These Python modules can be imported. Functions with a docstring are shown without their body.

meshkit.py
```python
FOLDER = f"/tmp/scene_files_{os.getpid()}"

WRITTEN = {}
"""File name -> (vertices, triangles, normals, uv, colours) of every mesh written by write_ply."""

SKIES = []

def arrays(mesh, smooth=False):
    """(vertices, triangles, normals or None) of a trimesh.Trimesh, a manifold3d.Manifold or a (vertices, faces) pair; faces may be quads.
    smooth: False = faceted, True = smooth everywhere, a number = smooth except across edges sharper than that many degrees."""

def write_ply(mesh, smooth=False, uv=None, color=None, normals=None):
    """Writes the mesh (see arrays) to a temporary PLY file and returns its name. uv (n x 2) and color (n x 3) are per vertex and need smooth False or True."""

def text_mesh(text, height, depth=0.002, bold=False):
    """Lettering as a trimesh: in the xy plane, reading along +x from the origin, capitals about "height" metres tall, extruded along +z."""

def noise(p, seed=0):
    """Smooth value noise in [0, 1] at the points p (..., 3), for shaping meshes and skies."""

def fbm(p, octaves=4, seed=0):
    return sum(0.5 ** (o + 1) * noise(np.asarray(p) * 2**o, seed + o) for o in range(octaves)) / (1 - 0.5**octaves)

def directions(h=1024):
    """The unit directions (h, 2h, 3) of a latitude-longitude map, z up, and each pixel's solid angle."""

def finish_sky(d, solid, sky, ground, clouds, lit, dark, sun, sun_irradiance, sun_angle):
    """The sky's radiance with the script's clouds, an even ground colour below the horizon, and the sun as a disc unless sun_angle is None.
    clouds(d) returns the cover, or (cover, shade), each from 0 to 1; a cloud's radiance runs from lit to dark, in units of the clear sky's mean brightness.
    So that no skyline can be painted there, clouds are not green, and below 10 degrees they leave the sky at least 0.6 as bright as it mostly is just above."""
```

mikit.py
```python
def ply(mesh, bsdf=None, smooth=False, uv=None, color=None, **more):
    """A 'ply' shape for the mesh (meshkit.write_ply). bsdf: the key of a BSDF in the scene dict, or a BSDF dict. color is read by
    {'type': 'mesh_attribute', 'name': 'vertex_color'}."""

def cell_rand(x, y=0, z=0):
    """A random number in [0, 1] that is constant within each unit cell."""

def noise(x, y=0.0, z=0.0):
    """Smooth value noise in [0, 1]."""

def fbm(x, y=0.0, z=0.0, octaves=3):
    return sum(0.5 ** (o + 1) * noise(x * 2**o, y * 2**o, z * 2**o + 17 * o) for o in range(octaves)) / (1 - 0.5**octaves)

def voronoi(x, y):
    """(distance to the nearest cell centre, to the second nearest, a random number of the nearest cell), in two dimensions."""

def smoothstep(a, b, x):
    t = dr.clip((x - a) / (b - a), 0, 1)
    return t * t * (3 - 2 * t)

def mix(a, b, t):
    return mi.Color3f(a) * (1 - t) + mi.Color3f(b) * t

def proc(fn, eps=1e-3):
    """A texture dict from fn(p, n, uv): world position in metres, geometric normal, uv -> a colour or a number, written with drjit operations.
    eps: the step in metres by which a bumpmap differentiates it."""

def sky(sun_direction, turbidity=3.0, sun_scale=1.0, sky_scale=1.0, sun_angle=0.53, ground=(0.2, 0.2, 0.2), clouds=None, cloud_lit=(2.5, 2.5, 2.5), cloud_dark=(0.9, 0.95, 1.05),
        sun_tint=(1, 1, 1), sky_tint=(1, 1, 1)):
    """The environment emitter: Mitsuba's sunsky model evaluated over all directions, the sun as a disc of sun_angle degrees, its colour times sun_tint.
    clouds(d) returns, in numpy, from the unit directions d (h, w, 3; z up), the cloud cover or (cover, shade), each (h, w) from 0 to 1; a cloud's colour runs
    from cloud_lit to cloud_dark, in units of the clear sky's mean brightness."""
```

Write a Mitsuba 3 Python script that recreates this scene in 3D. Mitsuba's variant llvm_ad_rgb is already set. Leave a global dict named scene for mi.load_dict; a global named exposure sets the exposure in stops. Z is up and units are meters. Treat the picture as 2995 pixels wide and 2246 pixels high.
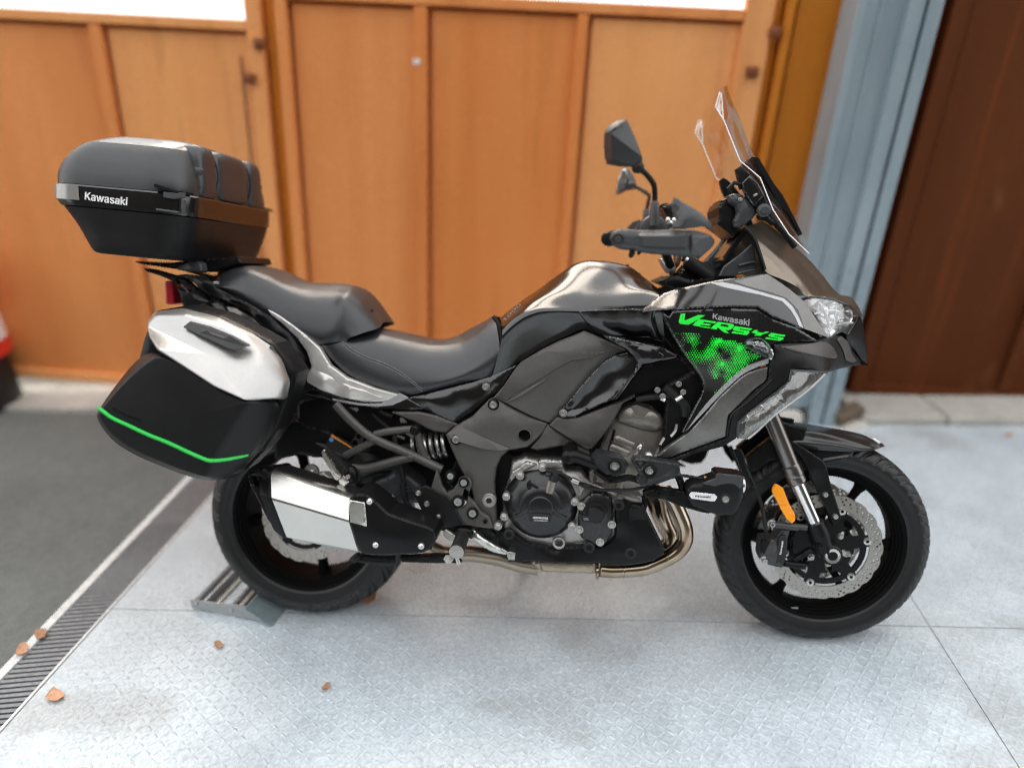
import math, random
import numpy as np, trimesh, shapely, drjit as dr, mitsuba as mi, mikit, meshkit
from mikit import proc, noise, fbm, voronoi, smoothstep, mix
from shapely.geometry import Polygon, Point
from scipy.interpolate import RBFInterpolator, LinearNDInterpolator, NearestNDInterpolator, Akima1DInterpolator
from scipy.spatial import Delaunay

T = mi.ScalarTransform4f
# ---------------------------------------------------------------- camera, sky, exposure
O=[0.0, 0.0, 1.565]; FW=[0.0, 0.91282, -0.40837]; UP=[0.02013, 0.40829, 0.91263]; FOV=71.3119
scene, labels = {}, {}
scene['camera'] = {'type': 'thinlens', 'fov': FOV, 'fov_axis': 'x', 'aperture_radius': 0.021, 'focus_distance': 1.86, 'near_clip': 0.05, 'far_clip': 500.0,
                   'to_world': T().look_at(origin=O, target=[O[i] + FW[i] for i in range(3)], up=UP)}
scene['sky'] = mikit.sky([-0.12, 0.70, 0.70], turbidity=4, sun_scale=0.30, sun_angle=38, sun_tint=(.92, .99, 1.10), clouds=lambda d: 1.0, cloud_lit=(2.6, 2.62, 2.66), cloud_dark=(1.0, 1.0, 1.05))
exposure = 2.9

# ---------------------------------------------------------------- frames: motorcycle (x forward, y to its right, z up, leaning on its stand) and wall
BO=np.array([0.8767, 1.6338, 0.0]); BA=np.array([[0.99424, -0.10334, 0.02851], [-0.1072, -0.95845, 0.26437], [0.0, 0.2659, 0.964]])
WO=np.array([-2.395, 3.521, 0.0]); WM=np.array([[0.99533, 0.06524, -0.07113], [-0.07097, -0.00465, -0.99747], [-0.0654, 0.99786, 0.0]])
BM = np.eye(4); BM[:3, :3] = BA; BM[:3, 3] = BO
BT = T(BM.tolist())
WMm = np.eye(4); WMm[:3, :3] = WM[:, [0, 2, 1]]; WMm[:3, 3] = WO          # wall frame: x along the wall, y out of it, z up it
WT = T(WMm.tolist())


def V(s): return np.array([[float(c) for c in w.split(',')] for w in s.split()]) / 1000


def num(k):
    if k not in scene and not any(x.startswith(k + '__') for x in scene): return k
    i = 1
    while f'{k}_{i:03d}' in scene or any(x.startswith(f'{k}_{i:03d}__') for x in scene): i += 1
    return f'{k}_{i:03d}'


def put(key, mesh, mat, smooth=30, to=None, **lab):
    """One entry of the scene; a taken key gets the next number."""
    last = key.rsplit('__', 1)
    key = (last[0] + '__' if len(last) > 1 else '') + last[-1]
    if key in scene:
        i = 1
        while f'{key}_{i:03d}' in scene: i += 1
        key = f'{key}_{i:03d}'
    d = mikit.ply(mesh, mat, smooth=smooth)
    if to is not None: d['to_world'] = to
    scene[key] = d
    if lab: labels[key] = lab
    return key


def bk(name, mesh, mat, smooth=30, **lab): return put('motorcycle__' + name, mesh, mat, smooth, BT, **lab)


def mir(m):
    v = np.array(m.vertices) * [1, -1, 1]
    return trimesh.Trimesh(v, np.array(m.faces)[:, ::-1], process=False)


def bk2(name, mesh, mat, smooth=30, **lab):
    k = bk(name, mesh, mat, smooth, **lab)
    bk(name, mir(mesh), mat, smooth)
    return k


def far(m, d=(.038, 0, .045)):
    """The left-hand twin of a part of the handlebar, which is turned a little to the right."""
    m = mir(m); m.vertices = np.array(m.vertices) + d; return m


def bar2(name, mesh, mat, smooth=30):
    bk(name, mesh, mat, smooth); bk(name, far(mesh), mat, smooth)


def cat(*ms): return trimesh.util.concatenate(list(ms))


# ---------------------------------------------------------------- shapes
def dedupe(P):
    keep = [0]
    for i in range(1, len(P)):
        if np.linalg.norm(P[i] - P[keep[-1]]) > 1e-5: keep.append(i)
    return P[keep]


def curve(P, n, knots=False):
    P = dedupe(np.asarray(P, float))
    if knots: return Akima1DInterpolator(np.arange(len(P)), P, method='makima')(np.linspace(0, len(P) - 1, n))
    s = np.r_[0, np.cumsum(np.linalg.norm(np.diff(P, axis=0), axis=1))]
    u = np.linspace(0, s[-1], n)
    if len(P) == 2: return P[0] + (P[1] - P[0]) * (u / s[-1])[:, None]
    return Akima1DInterpolator(s, P, method='makima')(u)


def grid_faces(r, c, close=False):
    f = []
    i, j = np.meshgrid(np.arange(r - 1), np.arange(c if close else c - 1), indexing='ij')
    i, j = i.ravel(), j.ravel(); k = (j + 1) % c
    a, b, d, e = i * c + j, i * c + k, (i + 1) * c + k, (i + 1) * c + j
    return np.vstack([np.stack([a, b, d], 1), np.stack([a, d, e], 1)])


def loft(curves, n=40, m=None, mirror=True, knots=False):
    """A smooth sheet through the curves; mirror adds the left half so that it runs on across the middle."""
    R = [curve(c, n, knots) for c in curves]
    if mirror:
        L = [r * [1, -1, 1] for r in R][::-1]
        if np.abs(R[0][:, 1]).max() < 1e-3: L = L[:-1]
        R = L + R
    R = np.array(R)
    m = m or 5 * len(R)
    w = np.r_[0, np.cumsum(np.linalg.norm(np.diff(R, axis=0), axis=2).mean(1) + 1e-6)]
    S = Akima1DInterpolator(w, R, method='makima')(np.linspace(0, w[-1], m))
    me = trimesh.Trimesh(S.reshape(-1, 3), grid_faces(m, n)[:, ::-1], process=False)
    return me


def stack(rings, caps=True):
    """Closed rings of equally many points joined by flat faces."""
    R = [np.asarray(r, float) for r in rings]
    n = len(R[0]); v = list(np.vstack(R)); f = list(grid_faces(len(R), n, True))
    if caps:
        for r, rev in ((0, True), (len(R) - 1, False)):
            c = len(v); v.append(R[r].mean(0))
            for j in range(n):
                t = [r * n + j, r * n + (j + 1) % n, c]
                f.append(t[::-1] if rev else t)
    me = trimesh.Trimesh(np.array(v), np.array(f), process=False)
    me.merge_vertices()
    me.fix_normals()
    return me


def surf_y(pts, kind, smo=1e-4):
    y = pts[:, 1]; xz = pts[:, [0, 2]]
    if np.ptp(y) < 1e-5: return lambda q: np.full(len(q), y[0])
    if kind == 'lin':
        a, b = LinearNDInterpolator(xz, y), NearestNDInterpolator(xz, y)
        def g(q):
            v = a(q); bad = np.isnan(v); v[bad] = b(q[bad]); return v
        return g
    r = RBFInterpolator(xz, y, kernel='thin_plate_spline', smoothing=smo, degree=1)
    return lambda q: r(np.asarray(q))


def panel(out, ctrl=None, t=.008, r=.003, h=.012, kind='tps', holes=(), crn=.002, smo=1e-4):
    """A moulded panel: the outline (x, y, z) with its depth y carried across it through the control points, the edge rounded by r, thickness t."""
    pts = out if ctrl is None else np.vstack([out, ctrl])
    f = surf_y(pts, kind, smo)
    P = Polygon(out[:, [0, 2]])
    if not P.is_valid: P = P.buffer(0)
    if P.geom_type != 'Polygon': P = max(P.geoms, key=lambda g: g.area)
    if crn: P2 = P.buffer(-crn).buffer(2 * crn).buffer(-crn); P = P2 if P2.geom_type == 'Polygon' and not P2.is_empty else P
    for H in holes: P = P.difference(Polygon(H[:, [0, 2]]) if isinstance(H, np.ndarray) else H)
    q = []
    for d in ([0, .25 * r, r] if r else [0]):
        b = P.buffer(-d)
        for g in getattr(b, 'geoms', [b]):
            if g.is_empty: continue
            for ring in [g.exterior, *g.interiors]: q.append(np.array(shapely.segmentize(ring, h * (.5 if d == 0 else .8)).coords)[:-1])
    x0, z0, x1, z1 = P.bounds
    gx, gz = np.meshgrid(np.arange(x0, x1, h), np.arange(z0, z1, h)); gx[1::2] += h / 2
    G = np.stack([gx.ravel(), gz.ravel()], 1)
    inner = P.buffer(-(r + h * .45))
    if not inner.is_empty: q.append(G[shapely.contains_xy(inner, G[:, 0], G[:, 1])])
    if ctrl is not None:
        c = ctrl[:, [0, 2]]; q.append(c[shapely.contains_xy(P.buffer(-r), c[:, 0], c[:, 1])])
    q = np.unique(np.round(np.vstack(q), 6), axis=0)
    F = Delaunay(q).simplices
    c = q[F].mean(1); F = F[shapely.contains_xy(P, c[:, 0], c[:, 1])]
    a = q[F]; ar = np.cross(a[:, 1] - a[:, 0], a[:, 2] - a[:, 0]); F = F[np.abs(ar) > 1e-10]; ar = ar[np.abs(ar) > 1e-10]
    F[ar > 0] = F[ar > 0][:, ::-1]                          # so that the face looks to +y
    used = np.unique(F); mp = -np.ones(len(q), int); mp[used] = np.arange(len(used)); q = q[used]; F = mp[F]
    y = f(q)
    if r:
        d = np.minimum(shapely.distance(shapely.points(q), P.boundary), r)
        y = y - r * (1 - np.sqrt(np.maximum(0, 1 - ((r - d) / r) ** 2)))
    n = len(q)
    v = np.vstack([np.stack([q[:, 0], y, q[:, 1]], 1), np.stack([q[:, 0], f(q) - t, q[:, 1]], 1)])
    e = np.vstack([F[:, [0, 1]], F[:, [1, 2]], F[:, [2, 0]]])
    key = np.sort(e, 1); _, idx, cnt = np.unique(key, axis=0, return_index=True, return_counts=True)
    B = e[idx[cnt == 1]]
    W = np.vstack([np.stack([B[:, 1], B[:, 0], B[:, 0] + n], 1), np.stack([B[:, 1], B[:, 0] + n, B[:, 1] + n], 1)])
    me = trimesh.Trimesh(v, np.vstack([F, F[:, ::-1] + n, W]), process=False)
    me.metadata['f'] = f
    return me


def chaikin(R, k=2):
    R = np.asarray(R, float)
    for _ in range(k): R = np.stack([.75 * R + .25 * np.roll(R, -1, 0), .25 * R + .75 * np.roll(R, -1, 0)], 1).reshape(-1, 3)
    return R


def tube(P, r, n=12, k=None, smooth=True):
    P = dedupe(np.asarray(P, float)); rr = np.broadcast_to(np.asarray(r, float), (len(P),))
    if smooth and len(P) > 2:
        k = k or 8 * len(P)
        s = np.r_[0, np.cumsum(np.linalg.norm(np.diff(P, axis=0), axis=1))]
        u = np.linspace(0, s[-1], k)
        P, rr = Akima1DInterpolator(s, P, method='makima')(u), np.interp(u, s, rr)
    t = np.gradient(P, axis=0); t /= np.linalg.norm(t, axis=1, keepdims=True)
    a = np.cross(t[0], [0, 0, 1.0] if abs(t[0][2]) < .9 else [1.0, 0, 0]); A = []
    for i in range(len(P)):
        a = a - t[i] * (a @ t[i]); a /= np.linalg.norm(a); A.append(a)
    A = np.array(A); B = np.cross(t, A); w = np.arange(n) * 2 * np.pi / n
    R = P[:, None] + rr[:, None, None] * (np.cos(w)[None, :, None] * A[:, None] + np.sin(w)[None, :, None] * B[:, None])
    return stack(list(R))


def lathe(prof, c, axis=(0, 1, 0), n=40):
    """Revolves (radius, height) pairs about the axis through c."""
    ax = np.array(axis, float); ax /= np.linalg.norm(ax)
    a = np.cross(ax, [0, 0, 1.0] if abs(ax[2]) < .9 else [1.0, 0, 0]); a /= np.linalg.norm(a); b = np.cross(ax, a)
    w = np.arange(n) * 2 * np.pi / n; prof = np.array(prof, float)
    ring = np.cos(w)[:, None] * a + np.sin(w)[:, None] * b
    v = np.array(c) + prof[:, 0][:, None, None] * ring[None] + prof[:, 1][:, None, None] * ax
    me = trimesh.Trimesh(v.reshape(-1, 3), grid_faces(len(prof), n, True)[:, ::-1], process=False)
    return me


def rbox(lo, hi, r=.004, sub=1):
    lo, hi = np.array(lo, float), np.array(hi, float); r = min(r, (hi - lo).min() / 2.01)
    s = trimesh.creation.icosphere(subdivisions=sub, radius=r).vertices
    return trimesh.Trimesh(np.vstack([s + [x, y, z] for x in (lo[0] + r, hi[0] - r) for y in (lo[1] + r, hi[1] - r) for z in (lo[2] + r, hi[2] - r)])).convex_hull


def hull(*P): return trimesh.Trimesh(np.vstack(P)).convex_hull


def blob(c, rad, e=.6, sub=3):
    """A superellipsoid: e below 1 squares it off."""
    v = trimesh.creation.icosphere(subdivisions=sub); p = np.array(v.vertices)
    g = (np.abs(p) ** (2 / e)).sum(1) ** (-e / 2)
    return trimesh.Trimesh(p * g[:, None] * np.array(rad) + np.array(c), v.faces, process=False)


def bolt(c, r=.007, h=.004, mat='steel', name='bolt', axis=(0, 1, 0)):
    p = [(0, h * .2), (r * .42, h * .2), (r * .5, h), (r * .88, h), (r, h * .6), (r, -.004), (r * 1.45, -.004), (r * 1.45, -.006)]
    bk(name, lathe(p, c, axis, 16), mat, 35)


def words(txt, quad, depth=.0012, f=None, bold=True, lift=.0006):
    """Lettering stretched over a quad (bottom left, bottom right, top right, top left), laid on the surface y = f(x, z)."""
    m = meshkit.text_mesh(txt, .02, depth, bold)
    v = np.array(m.vertices); lo, hi = v.min(0), v.max(0)
    u = ((v[:, 0] - lo[0]) / (hi[0] - lo[0]))[:, None]; w = v[:, 1] - lo[1]
    w = (w / (hi[1] - lo[1]))[:, None]
    a, b, c, d = quad
    p = (a * (1 - u) + b * u) * (1 - w) + (d * (1 - u) + c * u) * w
    dz = (v[:, 2] / max(depth, 1e-9)) * depth
    if f is not None: p[:, 1] = f(p[:, [0, 2]]) + lift
    p[:, 1] += dz
    return trimesh.Trimesh(p, np.array(m.faces), process=False)


# ---------------------------------------------------------------- materials
def mat(name, col, rough=.5, metal=0., **k):
    c = col if isinstance(col, dict) else {'type': 'rgb', 'value': list(col)}
    b = {'type': 'principled', 'base_color': c, 'roughness': rough, 'metallic': metal, **k}
    scene[name] = {'type': 'twosided', 'nested': b}


def grainy(col, amp=.25, s=90., tint=None):
    """Fine speckle and soft blotches in a colour."""
    c = np.array(col)
    def fn(p, n, uv):
        k = 1 + amp * (noise(p.x * s * 6, p.y * s * 6, p.z * s * 6) - .5) + amp * (fbm(p.x * s * .2, p.y * s * .2, p.z * s * .2) - .5)
        return mi.Color3f(*[float(x) for x in c]) * k
    return proc(fn)


def bumped(name, scale, fn, eps=5e-4):
    inner = scene[name]['nested']
    scene[name] = {'type': 'twosided', 'nested': {'type': 'bumpmap', 'arbitrary': proc(fn, eps), 'scale': scale, 'bsdf': inner}}


scene['gloss_black'] = {'type': 'twosided', 'nested': {'type': 'roughplastic', 'distribution': 'ggx', 'alpha': .025, 'int_ior': 1.75, 'diffuse_reflectance': {'type': 'rgb', 'value': [.004, .004, .0045]}}}
mat('satin_black', grainy((.0055, .0055, .006), .5), .34, specular=.22)
mat('textured_black', grainy((.0065, .0065, .007), .6), .42, specular=.28)
mat('grey_plastic', grainy((.040, .042, .045), .3), .42)
mat('matte_graphite', grainy((.074, .070, .065), .25), .40, .25)
mat('metal_graphite', grainy((.165, .160, .153), .3), .33, .75, clearcoat=.6, clearcoat_gloss=.9)
mat('metal_bronze', grainy((.20, .165, .125), .25), .25, .8, clearcoat=1., clearcoat_gloss=.97)
mat('metal_silver', grainy((.40, .395, .385), .12), .32, .85, clearcoat=1., clearcoat_gloss=.97)
mat('metal_graphite_dark', grainy((.022, .022, .023), .3), .24, .35, clearcoat=1., clearcoat_gloss=.95)
mat('lid_grey', grainy((.022, .023, .024), .4), .40, 0, specular=.7)
mat('satin_grey_top', grainy((.03, .031, .032), .3), .24, 0, specular=1., clearcoat=.6, clearcoat_gloss=.7)
mat('reflector_trim', (.30, .29, .27), .2, .5, clearcoat=.8)
mat('tail_silver', grainy((.62, .60, .57), .15), .40, .6, clearcoat=.8, clearcoat_gloss=.9)
mat('brass', (.65, .45, .15), .3, 1.)
mat('silver_print', (.42, .42, .43), .35, .5)
mat('vinyl', grainy((.016, .017, .020), .3), .38, 0, specular=.8)
mat('cover_black', grainy((.008, .008, .009), .4), .27, 0, specular=.6)
mat('guard_black', grainy((.016, .017, .019), .4), .38, 0, specular=.5)
mat('rubber', grainy((.009, .009, .009), .4), .55, specular=.35)
mat('tyre_rubber', grainy((.010, .010, .0105), .5), .40, specular=.40)
mat('wheel_black', (.005, .005, .005), .55, 0, specular=.04)
mat('steel', (.62, .61, .59), .30, .9)
mat('disc_steel', grainy((.46, .44, .41), .12), .34, 1.)
mat('brushed_alloy', grainy((.60, .59, .56), .1), .26, 1.)
mat('cast_alloy', grainy((.42, .41, .39), .25), .42, .9)
mat('engine_grey', grainy((.27, .25, .225), .2), .36, .75)
mat('fork_grey', grainy((.20, .19, .18), .1), .22, .9)
mat('chrome', (.75, .75, .76), .06, 1.)
mat('header_steel', proc(lambda p, n, uv: mix((.34, .24, .15), (.50, .42, .33), smoothstep(.3, .7, fbm(p.x * 14, p.y * 14, p.z * 14)))), .16, 1.)
mat('sheet_steel', grainy((.44, .37, .29), .3), .33, .95)
mat('green_print', (.015, .86, .055), .25, 0, clearcoat=.6)
mat('green_gloss', (.012, .50, .06), .25, 0, clearcoat=.6)
mat('white_print', (.72, .72, .72), .4)
mat('white_badge', (.75, .75, .77), .25, .1)
mat('black_print', (.01, .01, .01), .4)
mat('amber', (.98, .33, .004), .22, 0, clearcoat=.8)
mat('orange_print', (.85, .30, .03), .4)
mat('blue_print', (.10, .28, .60), .4)
mat('red_lens', (.45, .01, .02), .12, 0, clearcoat=.5)
mat('seam_thread', (.30, .31, .32), .6)
mat('acrylic_edge', (.85, .86, .87), .25, 0, specular=.6)
mat('mirror_glass', (.85, .85, .86), .03, 1.)
mat('screen_black', (.01, .01, .012), .08, 0, clearcoat=1.)
scene['clear_lens'] = {'type': 'thindielectric', 'int_ior': 1.5, 'ext_ior': 1.0}
scene['smoke_lens'] = {'type': 'thindielectric', 'int_ior': 1.6, 'ext_ior': 1.0, 'specular_transmittance': {'type': 'rgb', 'value': [.62, .64, .65]}}
scene['screen_clear'] = {'type': 'thindielectric', 'int_ior': 1.62, 'ext_ior': 1.0, 'specular_transmittance': {'type': 'rgb', 'value': [.93, .935, .95]}}
# ---------------------------------------------------------------- the setting: asphalt, steel plates, drain, wall with the rusty doors
def asphalt(p, n, uv):
    g = noise(p.x * 260, p.y * 260) * .5 + fbm(p.x * 40, p.y * 40) * .5
    b = fbm(p.x * 2.2, p.y * 2.2 + 7)
    return mix((.080, .088, .083), (.150, .160, .152), g) * (0.75 + .5 * b)
mat('asphalt', proc(asphalt), .8)
bumped('asphalt', .0015, lambda p, n, uv: noise(p.x * 190, p.y * 190), 1e-3)
def plate_col(p, n, uv):
    b = fbm(p.x * 1.7 + 3, p.y * 1.7); s = fbm(p.x * 9, p.y * 9, 2.); f = noise(p.x * 170, p.y * 170)
    c = mix((.435, .49, .525), (.545, .61, .65), smoothstep(.25, .75, .55 * b + .45 * s))
    dirt = smoothstep(.60, .80, fbm(p.x * 3.1 + 11, p.y * 4.3 + 5, 1., 4))
    c = mix(c, (.26, .25, .225), .35 * dirt)
    return c * (.86 + .28 * f)
mat('plate_steel', proc(plate_col), .44, .15)
mat('galvanised', proc(lambda p, n, uv: mix(mix((.22, .285, .32), (.36, .43, .465), fbm(p.x * 9, p.y * 9, p.z * 2.5)), (.13, .18, .21), .75 * smoothstep(.62, .67, fbm(p.x * 55, p.y * 55, p.z * 30 + 4., 4)) * smoothstep(1.0, .45, p.z))), .42, .35)
mat('dull_steel', grainy((.40, .41, .41), .3, 30), .38, .7)
mat('chock_blue', grainy((.30, .38, .40), .25, 20), .45, .5)
mat('grate_steel', grainy((.20, .215, .23), .4, 20), .5, .4)
mat('pale_edge', grainy((.62, .63, .62), .25, 12), .6)
mat('concrete', proc(lambda p, n, uv: mix((.30, .29, .26), (.52, .50, .45), fbm(p.x * 9, p.y * 9, p.z * 9)) * (.85 + .3 * noise(p.x * 160, p.y * 160, p.z * 160))), .85)
mat('joint_bed', grainy((.26, .255, .245), .5, 20), .9)
rng = np.random.default_rng(5)
nh = WM[:, 0]                                                 # along the wall


def door_paint(lo, hi, seed, streaky=1.):
    def fn(p, n, uv):
        x = (p.x - WO[0]) * nh[0] + (p.y - WO[1]) * nh[1] + (p.z - WO[2]) * nh[2]
        z = (p.x - WO[0]) * float(WM[0, 1]) + (p.y - WO[1]) * float(WM[1, 1]) + (p.z - WO[2]) * float(WM[2, 1])
        runs = fbm(x * 13 + seed, z * .8 + .6 * noise(x * 4, z * 3), seed, 4)
        big = fbm(x * 1.6 + seed, z * 1.3, 3., 3); fine = noise(x * 240, z * 110, seed)
        c = mix(lo, hi, dr.clip(.15 + .5 * big + 1.0 * .55 * (runs - .5) + .12, 0, 1))
        rust = smoothstep(.66, .78, fbm(x * 17 + 2 * seed, z * 1.1, 9., 4)) * streaky
        c = mix(c, (.36, .095, .020), .55 * rust)
        pale = smoothstep(.70, .84, fbm(x * 6 + 5 + seed, z * 2.2 + 3, 4., 4)) * streaky
        c = mix(c, (.62, .31, .16), .35 * pale)
        return c * (.93 + .14 * fine)
    return proc(fn)


mat('door_rust', door_paint((.66, .245, .075), (.84, .41, .16), 1., .35), .6, specular=.2)
mat('door_rust_b', door_paint((.575, .182, .047), (.77, .31, .105), 4., .35), .6, specular=.2)
mat('door_rust_c', door_paint((.55, .160, .036), (.74, .275, .082), 8., .35), .6, specular=.2)
mat('door_ochre', door_paint((.44, .13, .011), (.66, .235, .025), 6., .5), .6, specular=.2)
mat('door_brown', door_paint((.070, .018, .005), (.125, .034, .009), 3., .25), .65, specular=.12)
mat('hinge_iron', grainy((.22, .07, .025), .4, 30), .6, .3)
scene['window_glass'] = {'type': 'thindielectric', 'int_ior': 1.5, 'ext_ior': 1.0}


def wbox(h0, h1, z0, z1, y0, y1, r=.004): return rbox([h0, y0, z0], [h1, y1, z1], r)
def wall(key, mesh, m, smooth=30, **lab): return put(key, mesh, m, smooth, WT, **lab)


def sheet(P, z=0., t=.01):
    """A flat slab over a ground polygon, its top at z."""
    m = trimesh.creation.extrude_polygon(Polygon(np.asarray(P)[:, :2]), t, engine='earcut')
    m.apply_translation([0, 0, z - t]); return m


S = 60.
_w = lambda y: -1.3655 + .1021 * (y - 2.608); _e = lambda y: -1.214 + .1242 * (y - 2.466)
put('asphalt_ground', cat(sheet([[-S, -S], [-1.785, -S], [_w(-1.5), -1.5], [_w(3.0), 3.0], [_w(3.0), S], [-S, S]], -.012, .2), sheet([[_e(3.0), S], [_e(3.0), 3.0], [_e(-1.5), -1.5], [-1.70, -S], [S, -S], [S, S]], -.012, .2), sheet([[-1.786, -S], [-1.699, -S], [_e(-1.5), -1.5], [_w(-1.5), -1.5]], -.012, .2), sheet([[_w(3.0), 3.0], [_e(3.0), 3.0], [_e(3.0), S], [_w(3.0), S]], -.012, .2)), 'asphalt', False, kind='structure')
# steel tread plates right of the drain, with open joints
ea, eb = np.array([-1.353, 1.339]), np.array([-1.213, 2.466]); ed = (eb - ea) / (eb[1] - ea[1])
edge = lambda y: ea + ed * (y - ea[1])
ja, jb = np.array([1.254, 1.797]), np.array([1.203, 1.192]); jd = (ja - jb) / (ja[1] - jb[1])
joint = lambda y: jb + jd * (y - jb[1])
sa, sb = np.array([.106, 1.719]), np.array([1.515, 1.636]); sd = (sb - sa) / (sb[0] - sa[0])
seam = lambda x: sa + sd * (x - sa[0])
def cross(line, y_guess):
    y = y_guess
    for _ in range(20): y = seam(line(y)[0])[1]
    return line(y)
c0, c1 = cross(edge, 1.75), cross(joint, 1.65)
kerb_y = lambda x: 2.955 - .055 * (x - 1.65)
plates = [[edge(-1.5), joint(-1.5), c1, c0], [c0, c1, joint(2.96), edge(3.10)],
          [joint(-1.5), np.array([5.0, -1.5]), seam(5.0), c1], [c1, seam(5.0), np.array([5.0, kerb_y(5.0)]), joint(2.96)]]
put('plate_bed', sheet([edge(-1.5), [5.0, -1.5], [5.0, 2.75], edge(3.10)], -.006, .02), 'joint_bed', False, kind='structure')
lug = trimesh.Trimesh(np.array([[-1, 0, 0], [-.45, .5, 0], [.45, .5, 0], [1, 0, 0], [.45, -.5, 0], [-.45, -.5, 0], [-.6, 0, 1], [.6, 0, 1]]) * [.0135, .0085, .0014],
                      np.array([[0, 6, 1], [1, 6, 7], [1, 7, 2], [2, 7, 3], [3, 7, 4], [4, 7, 6], [4, 6, 5], [5, 6, 0]])[:, ::-1], process=False)
lv, lf = np.array(lug.vertices), np.array(lug.faces)
if (np.cross(lv[lf[1, 1]] - lv[lf[1, 0]], lv[lf[1, 2]] - lv[lf[1, 0]]))[2] < 0: lf = lf[:, ::-1]
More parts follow.
